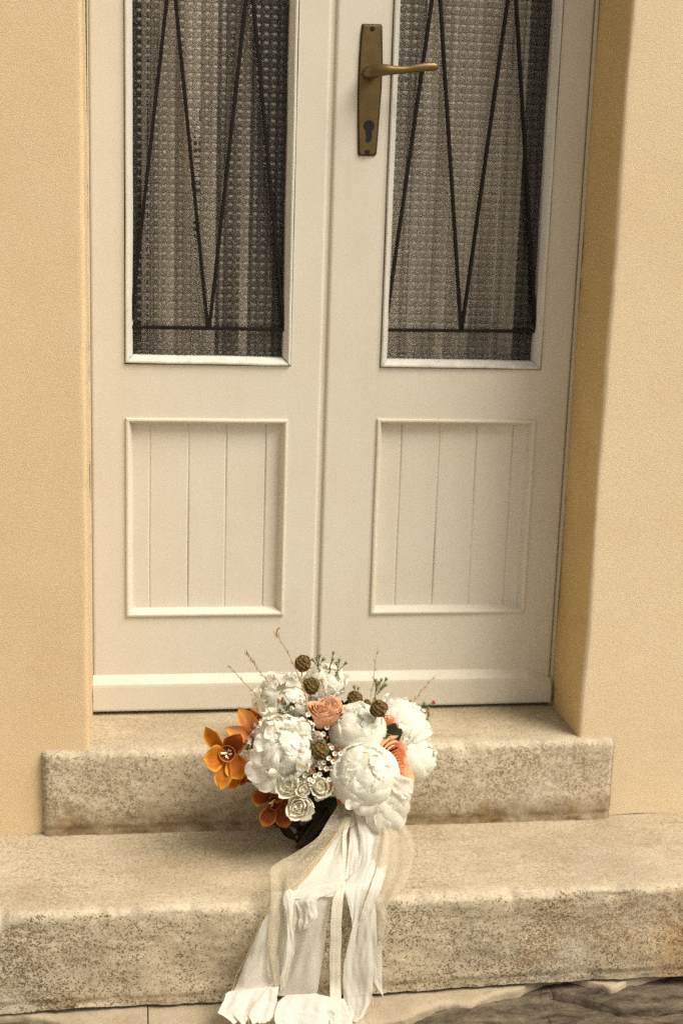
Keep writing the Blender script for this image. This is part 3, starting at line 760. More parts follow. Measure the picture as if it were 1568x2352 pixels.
# dark inner foliage first, with a lump added so the gaps look dark
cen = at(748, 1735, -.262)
core = mkflower('shade_filler', cen, None, .062, 'dark_leaf')
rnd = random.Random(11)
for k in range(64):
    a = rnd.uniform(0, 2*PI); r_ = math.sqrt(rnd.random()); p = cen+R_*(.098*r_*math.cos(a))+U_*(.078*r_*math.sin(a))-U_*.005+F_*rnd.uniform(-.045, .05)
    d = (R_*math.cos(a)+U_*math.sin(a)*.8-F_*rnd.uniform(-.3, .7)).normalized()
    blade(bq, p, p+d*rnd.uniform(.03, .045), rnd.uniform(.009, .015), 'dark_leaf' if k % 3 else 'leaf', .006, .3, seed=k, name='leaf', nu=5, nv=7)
for (a, b_, hw, Y) in (((1215, 770), (1330, 690), .014, -.30), ((1230, 745), (1290, 650), .012, -.295), ((735, 640), (690, 590), .012, -.28), ((760, 680), (800, 640), .012, -.27), ((300, 820), (372, 832), .006, -.30), ((745, 1130), (690, 1160), .008, -.32), ((1190, 850), (1265, 812), .007, -.30), ((780, 1180), (700, 1130), .010, -.30)):
    blade(bq, B(*a, Y), B(*b_, Y), hw, 'leaf', .004, .25, name='leaf')

# dark lumps and leaves added below the flowers to deepen the shadow
low = at(742, 1842, -.268); mkflower('shade_filler', low, None, .026, 'dark_leaf')
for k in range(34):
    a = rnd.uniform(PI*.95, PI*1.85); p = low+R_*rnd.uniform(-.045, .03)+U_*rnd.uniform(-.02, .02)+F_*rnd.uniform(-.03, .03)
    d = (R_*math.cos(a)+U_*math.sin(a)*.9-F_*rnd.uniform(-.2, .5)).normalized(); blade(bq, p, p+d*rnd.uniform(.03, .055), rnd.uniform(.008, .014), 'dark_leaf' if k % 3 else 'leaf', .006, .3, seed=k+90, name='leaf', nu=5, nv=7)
low = at(700, 1885, -.245); mkflower('shade_filler', low, None, .018, 'dark_leaf')
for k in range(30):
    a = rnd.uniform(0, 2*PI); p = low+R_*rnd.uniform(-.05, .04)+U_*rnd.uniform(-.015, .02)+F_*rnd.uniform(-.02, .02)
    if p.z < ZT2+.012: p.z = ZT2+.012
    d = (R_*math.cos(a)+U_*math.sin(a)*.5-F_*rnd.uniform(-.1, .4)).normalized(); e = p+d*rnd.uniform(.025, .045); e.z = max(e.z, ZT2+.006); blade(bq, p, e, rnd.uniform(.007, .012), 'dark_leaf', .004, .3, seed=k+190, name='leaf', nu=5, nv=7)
# peonies
pom(B(575, 520, -.185), D3(-.15, .45, 1), .052, 'soft white peony at the back left, against the door', 46, 7, seed=3)
pom(B(835, 380, -.190), D3(.1, .9, .5), .036, 'highest white peony, beside the brown seed pods', 34, 7, seed=5, flat=.8)
pom(B(1312, 690, -.235), D3(.80, .50, .22), .056, 'broad white peony on the right edge with its smooth back turned', 54, 10, seed=9, amax=92)
ball(B(1385, 880, -.262), D3(.86, .42, .25), .047, 'half hidden cupped white peony lowest on the right', seed=29)
ball(B(1035, 705, -.288), D3(.08, .62, .62), .054, 'cupped white peony in the upper middle', seed=4, high=1.02)
p1 = pom(B(560, 808, -.325), D3(-.12, .28, 1), .057, 'densely ruffled white peony at the front left', 66, 7, seed=12, ruf=.15)
for (a, b_, hw) in (((500, 900), (332, 985), .020), ((520, 930), (395, 1058), .022), ((560, 950), (490, 1092), .020), ((470, 850), (352, 880), .017), ((480, 780), (378, 765), .015), ((620, 930), (600, 1040), .018), ((640, 720), (735, 660), .014), ((600, 700), (630, 640), .014), ((520, 720), (455, 680), .014), ((680, 880), (752, 900), .013)):
    blade(p1, B(*a, -.352), B(*b_, -.350), hw, 'white', .010, .25, .012, seed=a[0]*.31+a[1], point=False, nu=11, nv=12)
p3 = ball(B(1095, 990, -.345), D3(.0, .45, .8), .064, 'largest round cream white peony, front and centre', seed=8, high=.86, inner=18)
Yp = -.375
for (a, b_, hw) in (((1180, 1060), (1290, 1330), .028), ((1130, 1080), (1215, 1345), .024), ((1230, 1050), (1320, 1260), .024), ((1080, 1090), (1110, 1240), .022), ((1250, 1030), (1345, 1180), .020), ((1240, 1000), (1395, 1085), .018), ((1010, 1080), (1040, 1190), .018), ((1160, 1080), (1250, 1250), .026)):
    blade(p3, B(*a, Yp), B(*b_, Yp-.004), hw, 'white_cream', .012, -.22, .016, seed=a[0]*.37, point=False, nu=11, nv=12)

# peach roses
rose(B(838, 572, -.298), D3(.02, .90, .42), .034, 'rose', 'open peach rose with tight coiled centre', 'peach', 3, 22, .8)
rose(B(1265, 930, -.325), D3(.75, .25, .6), .044, 'rose', 'ruffled coral rose wedged between white peonies', 'coral', 6, 22, 1.2)
rose(B(1225, 665, -.285), D3(.6, .5, .6), .022, 'rose', 'small coral rose beside the dark leaf', 'coral', 8, 10)
rose(B(1485, 800, -.225), D3(.9, .1, .3), .018, 'rose', 'sliver of a coral rose at the far right', 'coral', 9, 8)
# greenish spray roses
rose(B(603, 1050, -.365), D3(-.1, .35, 1), .025, 'spray_rose', None, 'green_cream', 13, 7, .55)
rose(B(700, 1080, -.360), D3(.2, .3, 1), .0155, 'spray_rose', None, 'green_cream', 14, 7, .5)
rose(B(808, 1065, -.360), D3(.1, .4, 1), .022, 'spray_rose', None, 'green_cream', 15, 8, .6)
rose(B(668, 1190, -.365), D3(-.1, .15, 1), .0245, 'spray_rose', 'lowest open spray rose, cream with a pale heart', 'green_cream', 16, 11, 1.1)
for (a, b_) in (((790, 1110), (785, 1160)), ((820, 1110), (800, 1150)), ((610, 1110), (600, 1140)), ((680, 1240), (680, 1262)), ((640, 1120), (650, 1000)), ((680, 1130), (720, 1000)), ((735, 1210), (752, 1225))):
    blade(bq, B(*a, -.345), B(*b_, -.35), .006, 'green_cream' if a[1] < 1150 else 'leaf', .003, .2, name='sepal', nu=5, nv=6)

# orchids
def lip(parent, c, R, n, rimmat='orchid'):
    e1 = n.orthogonal().normalized(); e2 = n.cross(e1); V = []; nn = 22; mi = []
    prf = [(.10, -.9), (.5, -.62), (.82, -.25), (.97, .05), (1.06, .16), (1.02, .12)]
    for (r_, h_) in prf:
        for j in range(nn):
            q = 2*PI*j/nn; k = 1+.05*N(math.cos(q)*2, math.sin(q)*2, R*99)
            V.append(c+(e1*math.cos(q)+e2*math.sin(q))*R*r_*k+n*R*h_)
    Fc = grid_faces(len(prf), nn, True); mi = [1 if i//nn >= 3 else 0 for i in range(len(Fc))]
    link('lip', V, Fc, None, parent, True, None, [M['maroon'], M[rimmat]], mi)
    for k in range(9):
        a = rnd.uniform(0, 2*PI); p = c+(e1*math.cos(a)+e2*math.sin(a))*R*rnd.uniform(.1, .5)-n*R*.35
        blade(parent, p, p+(e1*math.cos(a)+e2*math.sin(a))*R*.34+n*R*.15, R*.09, 'lip_cream', .001, .2, name='lip_fleck', nu=3, nv=4)
    a0 = c-R_*R*.85+n*R*.05; v_, f_ = tube([c-n*R*.5, c-R_*R*.45-n*R*.1, a0], [R*.13, R*.17, R*.19], 8); link('column', v_, f_, 'lip_cream', parent)
def orchid(label, c, tepals, mat):
    b = MB(); b.add(*tube([c+F_*.012, c+F_*.002], [.004, .006], 8)); o = b.build('orchid', mat, bq); o['label'] = label
    for (a, b_, hw, mt, bend, cu) in tepals: blade(o, a, b_, hw, mt, bend, cu, .0065, seed=hw*999+a.x*77, nu=11, nv=14, shape=1.28)
    return o
s5 = .15625*PX
c = O(420, 860, -.330)
o = orchid('amber orchid facing out on the far left with maroon lip', c, [
    (O(330, 800, -.325), O(105, 445, -.345), 120*s5, 'orchid', .006, .25), (O(440, 840, -.322), O(640, 545, -.335), 162*s5, 'orchid_dark', .010, .45),
    (O(400, 900, -.327), O(45, 935, -.350), 201*s5, 'orchid', .009, .35), (O(410, 960, -.327), O(340, 1395, -.345), 134*s5, 'orchid', .008, .3),
    (O(500, 880, -.322), O(655, 1235, -.338), 180*s5, 'orchid', .010, .4)], 'orchid')
lip(o, O(425, 862, -.338), 118*s5, D3(.12, .05, 1))
c = O(900, 600, -.290)
o = orchid('pale orange orchid seen from the side behind the first', c, [
    (O(920, 640, -.290), O(590, 150, -.300), 144*s5, 'orchid_pale', .012, .45), (O(900, 640, -.300), O(375, 470, -.318), 126*s5, 'orchid_pale', .010, .5),
    (O(960, 640, -.285), O(770, 185, -.285), 132*s5, 'orchid_dark', .008, .4), (O(880, 640, -.292), O(640, 790, -.305), 120*s5, 'orchid_dark', .005, .3),
    (O(980, 640, -.28), O(900, 260, -.272), 108*s5, 'orchid_dark', .005, .3)], 'orchid_dark')
c = O(1110, 1560, -.330)
o = orchid('russet orchid hanging lowest in the shade', c, [
    (O(1050, 1520, -.327), O(765, 1440, -.340), 150*s5, 'orchid_dark', .006, .35), (O(1060, 1480, -.322), O(1330, 1430, -.335), 108*s5, 'orchid_dark', .010, .4),
    (O(1100, 1640, -.330), O(945, 1935, -.345), 132*s5, 'orchid_dark', .006, .35), (O(1200, 1580, -.322), O(1300, 1955, -.338), 150*s5, 'orchid_dark', .006, .35),
    (O(1180, 1560, -.318), O(1340, 1640, -.325), 120*s5, 'orchid_dark', .004, .3)], 'orchid_dark')
lip(o, O(1120, 1590, -.338), 100*s5, D3(.2, .0, 1), 'orchid_dark')
c = O(600, 1180, -.315)
orchid('amber orchid mostly hidden below the first', c, [(O(620, 1160, -.31), O(470, 1395, -.318), 74*s5, 'orchid', .004, .3), (O(660, 1150, -.31), O(640, 1330, -.315), 72*s5, 'orchid_dark', .004, .3), (O(690, 1130, -.30), O(790, 1290, -.31), 72*s5, 'orchid_dark', .004, .3)], 'orchid_dark')

# scabiosa seed pods
def pod(cx, cy, r, Y, label=None, stem=None):
    c = B(cx, cy, Y); R = r*.357*PX*1.0; b = MB(); V = []; nn = 14
    for i in range(9):
        for j in range(nn):
            a = PI*i/8; q = 2*PI*j/nn; V.append(c+Vector((math.sin(a)*math.cos(q), math.sin(a)*math.sin(q), math.cos(a)))*R*.76)
    b.add(V, grid_faces(9, nn, True), 1)
    cnt = 70; rr = R*.265
    for k in range(cnt):
        zc_ = 1-2*(k+.5)/cnt; q = k*2.39996; s_ = math.sqrt(1-zc_*zc_); n = Vector((s_*math.cos(q), s_*math.sin(q), zc_)); e1 = n.orthogonal().normalized(); e2 = n.cross(e1)
        m_ = 9; jj = rnd.uniform(.85, 1.08)
        V = [c+n*R*.80*jj]+[c+n*R*.90*jj+(e1*math.cos(2*PI*i/m_)+e2*math.sin(2*PI*i/m_))*rr*.55 for i in range(m_)]+[c+n*R*(1.02 if i % 2 else .94)*jj+(e1*math.cos(2*PI*i/m_)+e2*math.sin(2*PI*i/m_))*rr*1.0 for i in range(m_)]
        b.add(V, [(0, 1+i, 1+(i+1) % m_) for i in range(m_)]+[(1+i, 1+m_+i, 1+m_+(i+1) % m_, 1+(i+1) % m_) for i in range(m_)], 0)
        for i in range(4):
            a = 2*PI*i/4+k; b.add([c+n*R*.82, c+n*R*.84+e1*.0004, c+n*R*.98+(e1*math.cos(a)+e2*math.sin(a))*rr*.55], [(0, 1, 2)], 1)
    if stem: b.add(*tube([c, B(*stem[0], Y-.004), B(*stem[1], Y+.006)], [.0013, .0011, .0011], 6), 2)
    o = b.build('seed_pod', ['pod', 'pod_dark', 'stem_tan'], bq, False)
    if label: o['label'] = label
pod(693, 268, 57, -.215, 'highest round brown seed pod', ((685, 280), (686, 355)))
pod(748, 412, 56, -.275, 'round brown seed pod above the peach rose', ((746, 460), (740, 530)))
pod(1026, 497, 54, -.240, None, ((1030, 540), (1035, 600))); pod(1105, 528, 30, -.238)
pod(1180, 560, 60, -.330, 'round brown seed pod in front of the right white peonies', ((1160, 620), (1140, 652)))
pod(800, 825, 64, -.352, 'darkest seed pod between the front peonies', ((800, 860), (800, 900)))

# waxflowers, buds and berries
def wax(cx, cy, Y, r=.0045, n=None, label=None):
    c = B(cx, cy, Y); n = n or D3(rnd.uniform(-.5, .5), rnd.uniform(-.1, .7), 1); e1 = n.orthogonal().normalized(); e2 = n.cross(e1); b = MB()
    for k in range(5):
        a = 2*PI*k/5+cx; d = e1*math.cos(a)+e2*math.sin(a); s_ = n.cross(d); V = []
        for i in range(5):
            v_ = i/4; w = .50*r*2*math.sin(PI*(.2+.62*v_))
            for u in (-1, 0, 1): V.append(c+d*(r*.20+r*.80*v_)+s_*u*w*.5+n*(r*.42*v_+(.12*r if u else 0)))
        b.add(V, grid_faces(5, 3), 0)
    V = []
    for (q, h_) in ((.16, .0), (.22, .08), (.25, .2), (.16, .10), (.06, -.05)):
        V += [c+(e1*math.cos(2*PI*j/10)+e2*math.sin(2*PI*j/10))*r*q+n*r*h_ for j in range(10)]
    b.add(V, grid_faces(5, 10, True), 1)
    V = [c+(e1*math.cos(2*PI*j/8)+e2*math.sin(2*PI*j/8))*r*q-n*r*h_ for (q, h_) in ((.5, .0), (.42, .5), (.2, 1.1)) for j in range(8)]
    b.add(V, grid_faces(3, 8, True), 2)
    b.add(*tube([c-n*r*.6, c-n*r*2.5-U_*r*1.5+F_*.006], .0006, 5), 3)
    b.build('waxflower', ['wax_white', 'wax_core', 'bud', 'stem_tan'], bq)
for (x, y, Y) in ((792, 718, -.325), (826, 722, -.328), (808, 742, -.33), (862, 795, -.338), (850, 680, -.315), (728, 595, -.31), (934, 846, -.345), (880, 812, -.336), (830, 905, -.352), (862, 880, -.352), (890, 900, -.35), (800, 905, -.348), (845, 945, -.356), (876, 942, -.354),
                  (812, 940, -.352), (780, 905, -.345), (756, 1025, -.362), (738, 1018, -.358), (748, 1042, -.362), (862, 1018, -.356), (770, 990, -.355), (800, 980, -.354), (735, 955, -.352), (856, 1110, -.360), (886, 1108, -.358), (848, 645, -.31), (680, 535, -.295), (660, 540, -.295), (1322, 712, -.30),
                  (700, 520, -.292), (1478, 690, -.235), (1500, 672, -.232), (820, 770, -.338), (900, 848, -.345), (710, 990, -.355)): wax(x, y, Y)
def sphere_mb(b, c, r, mi=0, sq=1.15):
    V = []
    for i in range(6):
        for j in range(8):
            a = PI*i/5; q = 2*PI*j/8; V.append(c+R_*r*math.sin(a)*math.cos(q)+F_*r*math.sin(a)*math.sin(q)+U_*r*sq*math.cos(a))
    b.add(V, grid_faces(6, 8, True), mi)
def berry(cx, cy, Y, r=.0028, stem=None):
    b = MB(); c = B(cx, cy, Y); sphere_mb(b, c, r); b.add(*tube([c, c-U_*.008+F_*.004+R_*rnd.uniform(-.004, .004)], .0006, 5), 1)
    b.build('berry', ['berry', 'stem_tan'], bq)
for (x, y, Y) in ((535, 500, -.315), (565, 495, -.315), (540, 516, -.315), (790, 738, -.336), (718, 648, -.315), (735, 645, -.312), (740, 965, -.356), (762, 945, -.356), (928, 825, -.345), (880, 1050, -.36), (870, 1072, -.36), (885, 1075, -.36), (935, 1165, -.362), (920, 1155, -.36), (985, 1200, -.362), (868, 940, -.358), (905, 800, -.34),
                  (808, 770, -.336), (850, 745, -.33), (842, 835, -.345), (745, 925, -.35), (1530, 515, -.232), (1498, 585, -.235), (760, 665, -.31), (895, 870, -.348), (866, 1085, -.358), (650, 525, -.29)): berry(x, y, Y, rnd.uniform(.0020, .0028))

def sprig(pts, Y0, Y1, needles=14, nl=.009, heads=(), mat='needle', rad=.0011, label=None):
    n = len(pts); P = [B(*p, Y0+(Y1-Y0)*i/(n-1)) for i, p in enumerate(pts)]; P = spline(P, 14)
    b = MB(); b.add(*tube(P, [rad*(1-.5*i/13) for i in range(14)], 6), 0)
    for k in range(needles):
        i = 1+int(k*11/needles); p = P[i].lerp(P[i+1], rnd.random()); d = (P[i+1]-P[i]).normalized(); sd_ = 1 if k % 2 else -1
        s_ = (d.cross(F_)*sd_*rnd.uniform(.5, .9)+d*.8-F_*rnd.uniform(-.4, .4)).normalized(); L = nl*rnd.uniform(.7, 1.2)
        b.add(*tube([p, p+s_*L*.5, p+s_*L], [.0007, .0009, .0002], 4), 1)
    o = b.build('sprig', ['stem', mat], bq)
    return P
def budhead(cx, cy, Y, base, r=.0032, red=False):
    c = B(cx, cy, Y); a = B(*base, Y+.002); d = (c-a).normalized(); e1 = d.orthogonal().normalized(); e2 = d.cross(e1); b = MB()
    b.add(*tube([a, a.lerp(c, .5)+R_*.0006, c], [.0009, .0007, .0008], 5), 1)
    V = [c+d*h_*r+(e1*math.cos(2*PI*j/8)+e2*math.sin(2*PI*j/8))*r*q for (q, h_) in ((.25, -1.1), (.6, -.2), (.95, .7), (1.05, 1.1), (.6, .9), (.1, 1.0)) for j in range(8)]
    b.add(V, grid_faces(6, 8, True), 0); b.build('flower_bud', ['berry' if red else 'bud', 'stem'], bq)
sprig([(640, 640), (600, 590), (545, 505)], -.30, -.315, 22, .008); sprig([(660, 640), (600, 560), (566, 505)], -.30, -.314, 22, .008); sprig([(620, 640), (570, 600), (532, 560)], -.30, -.312, 16, .008)
sprig([(680, 630), (690, 580), (660, 535)], -.295, -.30, 14, .008); sprig([(690, 640), (715, 590), (700, 560)], -.295, -.30, 12, .009); sprig([(880, 660), (920, 620), (935, 590)], -.31, -.315, 12, .010); sprig([(870, 650), (895, 610), (905, 590)], -.31, -.315, 10, .009)
sprig([(1235, 790), (1245, 760), (1225, 740)], -.31, -.318, 12, .008)
for (c_, b_) in (((800, 222), (790, 285)), ((782, 242), (790, 285)), ((822, 246), (792, 285)), ((758, 250), (788, 290)), ((888, 205), (868, 285)), ((884, 245), (868, 285)), ((926, 252), (915, 318)), ((966, 270), (915, 318)), ((910, 275), (915, 318)), ((1024, 425), (1030, 470)), ((1048, 432), (1036, 470)),
                 ((1160, 385), (1158, 480)), ((1196, 378), (1170, 470)), ((1226, 374), (1186, 440)), ((1180, 400), (1160, 460)), ((1222, 412), (1185, 450)), ((1168, 410), (1158, 470)), ((1205, 418), (1180, 460)), ((1385, 520), (1400, 555)), ((1405, 545), (1420, 560)), ((1470, 530), (1440, 580)), ((1460, 590), (1480, 620)), ((1478, 600), (1490, 630)), ((1500, 605), (1490, 640)),
                 ((1490, 640), (1470, 670)), ((1505, 700), (1480, 690)), ((1470, 700), (1475, 670)), ((812, 382), (830, 430))): budhead(*c_, -.212 if c_[1] < 350 else -.235, b_, rnd.uniform(.0028, .0038))
budhead(1530, 522, -.235, (1440, 560), .0034, True); budhead(1498, 560, -.235, (1470, 600), .003)
sprig([(790, 285), (800, 320), (815, 360)], -.212, -.20, 4, .006); sprig([(868, 285), (866, 320), (860, 350)], -.212, -.20, 4, .006); sprig([(915, 318), (905, 350), (890, 400)], -.212, -.20, 6, .006)
sprig([(1158, 480), (1155, 500), (1150, 540)], -.235, -.24, 6, .006); sprig([(1400, 555), (1440, 590), (1490, 640), (1478, 720)], -.235, -.235, 14, .006)

def twig(pts, Y0, Y1, rad=.0010):
    n = len(pts); P = spline([B(*p, Y0+(Y1-Y0)*i/(n-1)) for i, p in enumerate(pts)], 22); b = MB()
    P = [p+R_*.0006*N(i*.9, pts[0][0])+U_*.0005*N(i*1.1, 3) for i, p in enumerate(P)]
    b.add(*tube(P, [rad*(1-.55*i/21) for i in range(22)], 5))
    for i in range(3, 21, 3):
        d = (P[i+1]-P[i]).normalized(); s_ = d.cross(F_)*(1 if i % 2 else -1); b.add(*tube([P[i], P[i]+d*.003+s_*.0022, P[i]+d*.007+s_*.0026], [.0009, .0008, .0003], 4))
    b.build('twig', 'stem_tan', bq)
twig([(725, 575), (700, 440), (640, 290), (590, 190), (545, 110), (528, 65)], -.31, -.26, .0012); twig([(545, 110), (520, 80), (540, 35)], -.262, -.258, .0007); twig([(575, 680), (480, 580), (385, 462), (290, 365), (242, 305), (205, 288)], -.335, -.30, .0012)
twig([(492, 412), (430, 340), (392, 292)], -.24, -.23, .0009); twig([(355, 235), (340, 215), (328, 196)], -.23, -.228, .0006); twig([(392, 292), (375, 262), (355, 235)], -.23, -.23, .0006)
twig([(1128, 485), (1145, 400), (1156, 280), (1176, 150)], -.26, -.24, .0008); twig([(1395, 530), (1460, 440), (1550, 338)], -.24, -.22, .0010); twig([(878, 655), (850, 540), (830, 450)], -.325, -.315, .0009); twig([(835, 455), (815, 400), (812, 368)], -.30, -.29, .0007)
twig([(728, 945), (700, 935), (665, 920)], -.40, -.40, .0006)

# bundled stems running down behind the ribbons to the lower tread
foot = atZ(716, 1958, ZT2)
for k in range(22):
    a = 2*PI*k/22; r_ = .020*math.sqrt(rnd.random()); off = R_*r_*math.cos(a)+F_*r_*math.sin(a)
    top = at(800+rnd.uniform(-22, 22), 1800, -.290)+off; mid = at(770, 1868, -.305)+off*.8; end = Vector((foot.x+rnd.uniform(-.03, .03), -.285+rnd.uniform(-.025, .02), ZT2+.006+abs(r_)*.4))
    v_, f_ = tube(spline([top, top.lerp(end, .5)+U_*.006+off*.3, end], 10), rnd.uniform(.0025, .0042), 7); link('stem', v_, f_, 'dark_leaf' if k % 3 else 'shade_stem', bq)  # near-black colours put the shade under the bouquet into the stems

# ------------------------------------------------------------------ ribbons and lace
def Rb(cx, cy, Y): return at(448+cx*.357, 1848+cy*.357, Y)
def sheet(name, rows, mat, amp_=.006, freq=2.2, seed=0, nr=64, nc=30, label=None, rag=0.0, curl=0.0):
    """rows: (left x, left y, right x, right y, Y)"""
    amp = amp_*.62
    L = spline([Rb(r[0], r[1], r[4]) for r in rows], nr); Rr = spline([Rb(r[2], r[3], r[4]) for r in rows], nr); V = []; UV = []; ln = 0
    for i in range(nr):
        if i: ln += ((L[i]+Rr[i])/2-(L[i-1]+Rr[i-1])/2).length
        wd = (Rr[i]-L[i]); W_ = wd.length; tv = i/(nr-1)
        for j in range(nc):
            u = j/(nc-1); p = L[i]+wd*u
            f_ = .7*math.sin(u*freq*1.25*PI+seed+2.2*N(tv*1.7, seed, u))+.25*math.sin(u*freq*2.6*PI+seed*2+3*N(tv*2, seed+2, u*2))
            f_ += 1.1*N(u*2.4+seed, tv*4, seed)+.5*N(u*5+tv*3, tv*7-u*4, seed)
            p = p-F_*amp*f_*min(1, .25+tv*3)
            if rag: p = p+Vector((.3*rag*N(u*7, seed, 2)*tv**5, -rag*(N(u*5, seed, 7)+.7*abs(math.sin(u*13+seed)))*tv**6, 0))
            e_ = abs(u-.5)*2
            if curl: p = p-F_*curl*e_**6
            p += R_*.0012*N(tv*14, seed, 3)*(1 if u < .1 or u > .9 else .3)
            z0_ = (ZT2 if p.y > YS2 else ZG)+.0025
            if p.z < z0_: p.z = z0_+.0006*f_+.001
            if p.z < ZT2 and p.y > YS2-.006: p.y = YS2-.006-.0015*abs(f_)
            V.append(p); UV.append((u*W_, ln))
    o = link(name, V, [q[::-1] for q in grid_faces(nr, nc)], mat, bq, True, UV)
    if label: o['label'] = label
    return o
yA, yE, yR = -.372, -.470, -.482
# back layers first
sheet('tulle', [(1190, -20, 1300, 10, -.355), (1190, 60, 1330, 90, -.37), (1180, 180, 1385, 190, -.395), (1150, 300, 1408, 300, -.42), (1100, 480, 1368, 480, -.452), (1050, 600, 1290, 590, -.472), (1010, 760, 1225, 690, -.482), (980, 900, 1210, 850, -.486)], 'lace', .007, 2.6, 5, label='sheer floral lace on the right')
sheet('ribbon', [(1210, 110, 1245, 120, -.372), (1215, 220, 1248, 240, -.40), (1170, 400, 1235, 400, -.44), (1130, 520, 1195, 540, -.474), (1090, 640, 1140, 660, -.486), (1060, 740, 1070, 745, -.49)], 'satin_warm', .003, 1, 9)
sheet('ribbon', [(1090, 520, 1180, 560, -.476), (1070, 640, 1235, 690, -.484), (1060, 720, 1258, 755, -.488), (1050, 850, 1232, 860, -.49), (1040, 1000, 1200, 940, -.49), (1060, 1120, 1190, 1080, -.49), (1100, 1190, 1150, 1180, -.49)], 'tulle', .006, 1.6, 14, label='sheer panel with a faded edge')
sheet('ribbon', [(1140, 930, 1198, 900, -.487), (1140, 1010, 1202, 1000, -.49), (1142, 1100, 1202, 1110, -.492), (1170, 1180, 1204, 1195, -.494), (1198, 1220, 1215, 1250, -.496)], 'satin_warm', .002, .6, 21, label='narrow pointed white ribbon end')
sheet('ribbon', [(1010, 20, 1110, 20, -.345), (1000, 130, 1100, 120, -.366), (990, 250, 1090, 240, -.39), (975, 400, 1060, 380, -.425), (968, 500, 1040, 470, -.448)], 'satin_warm', .004, 1.3, 2)
# right main satin
sheet('ribbon', [(1040, 0, 1190, 10, -.350), (1040, 100, 1190, 120, yA), (1060, 220, 1188, 220, -.392), (1050, 380, 1182, 330, -.425), (985, 480, 1150, 450, -.452), (952, 525, 1122, 530, -.471), (975, 620, 1075, 640, -.482), (1005, 740, 1030, 760, -.487), (1010, 790, 1022, 800, -.489)], 'satin', .005, 1.4, 31, label='bright white satin ribbon over the step edge')
sheet('ribbon', [(1060, 620, 1160, 640, -.480), (1018, 760, 1165, 760, -.488), (985, 900, 1165, 900, -.494), (955, 1050, 1148, 1040, -.497), (952, 1180, 1142, 1160, -.50), (960, 1290, 1130, 1260, -.506), (985, 1370, 1090, 1340, -.515), (990, 1440, 1040, 1420, -.53)], 'satin_warm', .006, 1.3, 41, label='broad ivory ribbon falling down the right')
# left chiffon panel
sheet('ribbon', [(960, 80, 1000, 80, -.362), (905, 200, 962, 170, -.385), (800, 310, 955, 300, -.405), (690, 440, 945, 430, -.44), (600, 540, 935, 520, -.466), (560, 640, 885, 610, -.482), (520, 760, 858, 720, -.488), (460, 880, 838, 870, -.492), (400, 1010, 815, 1010, -.496), (330, 1140, 796, 1150, -.50), (260, 1210, 778, 1245, -.504)], 'chiffon', .008, 2.6, 51, nc=44, label='wide translucent ivory panel on the left')
sheet('ribbon', [(960, 90, 1000, 85, -.364), (915, 200, 962, 175, -.388), (835, 310, 955, 300, -.409), (745, 430, 945, 420, -.443), (660, 530, 938, 505, -.470), (610, 570, 925, 545, -.481), (600, 610, 905, 590, -.487)], 'satin_warm', .004, 1.3, 53, nc=36, label='pale ribbon lying along the tread from the knot')
sheet('ribbon', [(500, 640, 640, 600, -.484), (430, 760, 600, 700, -.492), (380, 880, 560, 860, -.497), (320, 1020, 545, 1000, -.502), (262, 1170, 535, 1150, -.508), (215, 1220, 530, 1190, -.516)], 'chiffon', .006, 1.7, 57, nc=34)
sheet('ribbon', [(590, 555, 935, 500, -.474), (600, 600, 900, 560, -.484), (650, 640, 800, 600, -.490), (670, 720, 780, 640, -.494), (660, 780, 786, 720, -.496), (665, 820, 730, 790, -.497)], 'satin_warm', .006, 1.5, 61, label='folded white satin loop on the step edge')
# lace band from the knot and its crinkled run down the middle
sheet('lace_band', [(950, -70, 1060, -60, -.345), (905, 25, 1030, 45, -.362), (850, 110, 1020, 130, -.380), (780, 215, 925, 190, -.40), (640, 310, 845, 290, -.425), (520, 380, 760, 400, -.45), (485, 430, 690, 480, -.462), (490, 530, 640, 555, -.476), (488, 650, 650, 650, -.49), (475, 800, 640, 800, -.499), (468, 950, 615, 950, -.504), (490, 1100, 590, 1100, -.508), (520, 1195, 560, 1205, -.511)], 'lace', .006, 2.0, 71, nr=90, nc=36, label='olive cream floral lace band at the upper left')
sheet('lace_band', [(500, 560, 640, 560, -.482), (500, 700, 650, 690, -.494), (480, 820, 640, 820, -.498), (470, 940, 640, 930, -.502), (465, 1060, 610, 1050, -.505), (500, 1150, 590, 1160, -.508), (520, 1200, 570, 1210, -.510)], 'tulle', .007, 2.4, 77, label='crinkled gauze strip over the left panel')
sheet('ribbon', [(590, 540, 610, 542, -.482), (566, 590, 640, 580, -.49), (570, 680, 630, 690, -.500), (575, 800, 625, 800, -.504), (560, 920, 640, 930, -.507), (545, 1040, 610, 1040, -.509), (530, 1160, 575, 1150, -.511), (545, 1200, 555, 1200, -.512)], 'satin_warm', .006, 1.2, 81, nc=16, label='crumpled pale ruffle down the gauze strip')
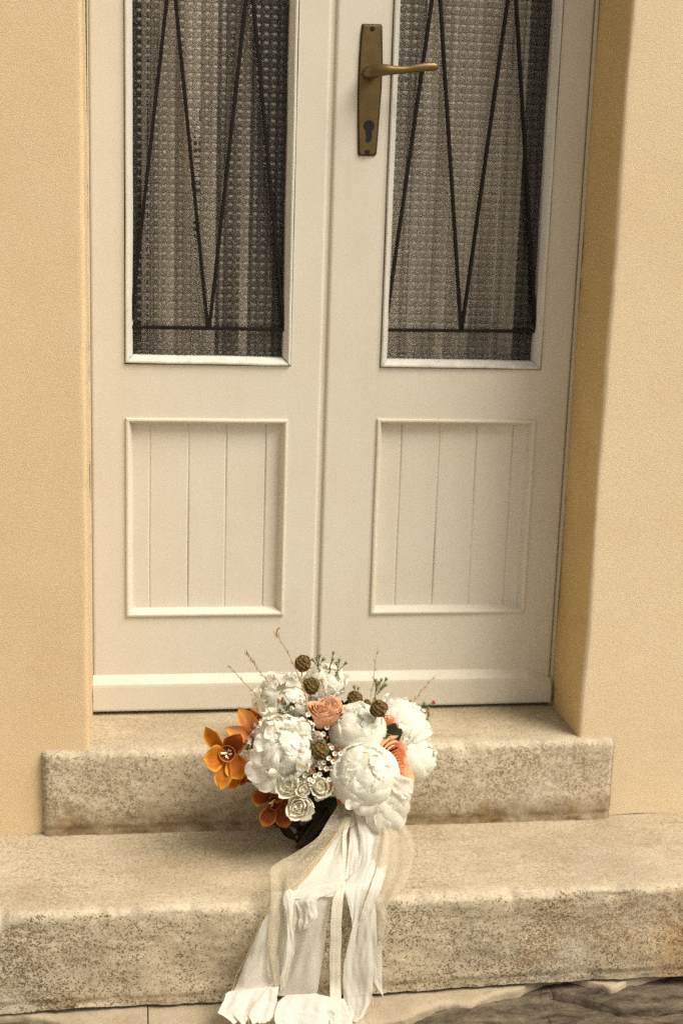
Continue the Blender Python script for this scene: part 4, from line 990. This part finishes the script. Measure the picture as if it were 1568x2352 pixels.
# hems gathered on the footing
sheet('ribbon', [(245, 1195, 540, 1170, -.512), (205, 1210, 530, 1220, -.522), (185, 1260, 525, 1270, -.535), (160, 1310, 510, 1320, -.548), (152, 1340, 500, 1362, -.556), (220, 1372, 470, 1385, -.562)], 'satin', .005, 4.6, 91, nc=60, rag=.022, label='bright crumpled hem at the lower left')
sheet('ribbon', [(590, 1225, 780, 1215, -.520), (540, 1260, 870, 1245, -.532), (515, 1320, 880, 1300, -.548), (512, 1380, 900, 1370, -.560), (530, 1440, 900, 1440, -.572), (560, 1500, 880, 1500, -.585)], 'satin', .006, 3.0, 95, nc=50, rag=.01, label='rounded white satin tail at the bottom')
sheet('ribbon', [(860, 1240, 960, 1250, -.522), (850, 1320, 985, 1310, -.536), (850, 1400, 1010, 1390, -.552), (860, 1480, 1010, 1480, -.57)], 'satin_warm', .004, 1.4, 97)
# narrow crochet trim
sheet('lace_trim', [(975, 80, 1005, 80, -.37), (952, 185, 978, 185, -.392), (945, 300, 975, 300, -.415), (942, 420, 972, 420, -.44), (920, 530, 962, 530, -.478), (885, 620, 952, 620, -.494), (872, 760, 942, 760, -.503), (868, 900, 940, 900, -.506), (866, 1050, 936, 1050, -.509), (868, 1200, 938, 1200, -.514), (868, 1320, 940, 1320, -.545), (870, 1440, 945, 1440, -.575)], 'trim', .0012, .6, 99, nr=90, nc=12, label='narrow cream crochet lace trim')
# gold threads
def thread(pts):
    P = spline([Rb(*p) for p in pts], 40); P = [p+R_*.0008*N(i*.8, pts[0][0]) for i, p in enumerate(P)]
    v_, f_ = tube(P, .0006, 5); link('gold_thread', v_, f_, 'gold', bq)
thread([(915, 180, -.41), (840, 290, -.435), (770, 385, -.455), (690, 470, -.468), (590, 550, -.485)])
thread([(905, 190, -.405), (800, 330, -.44), (720, 440, -.462), (650, 545, -.486)])
thread([(488, 655, -.497), (430, 730, -.503), (385, 850, -.506), (330, 980, -.508), (265, 1100, -.510), (240, 1190, -.514), (190, 1225, -.525)])
thread([(560, 1100, -.520), (490, 1160, -.526), (410, 1250, -.545), (360, 1310, -.56), (345, 1370, -.575), (345, 1440, -.585)])
thread([(1140, 1230, -.505), (1142, 1290, -.515), (1145, 1350, -.53), (1150, 1440, -.55)])
thread([(1395, 262, -.428), (1420, 285, -.43), (1428, 315, -.432), (1415, 345, -.433)])
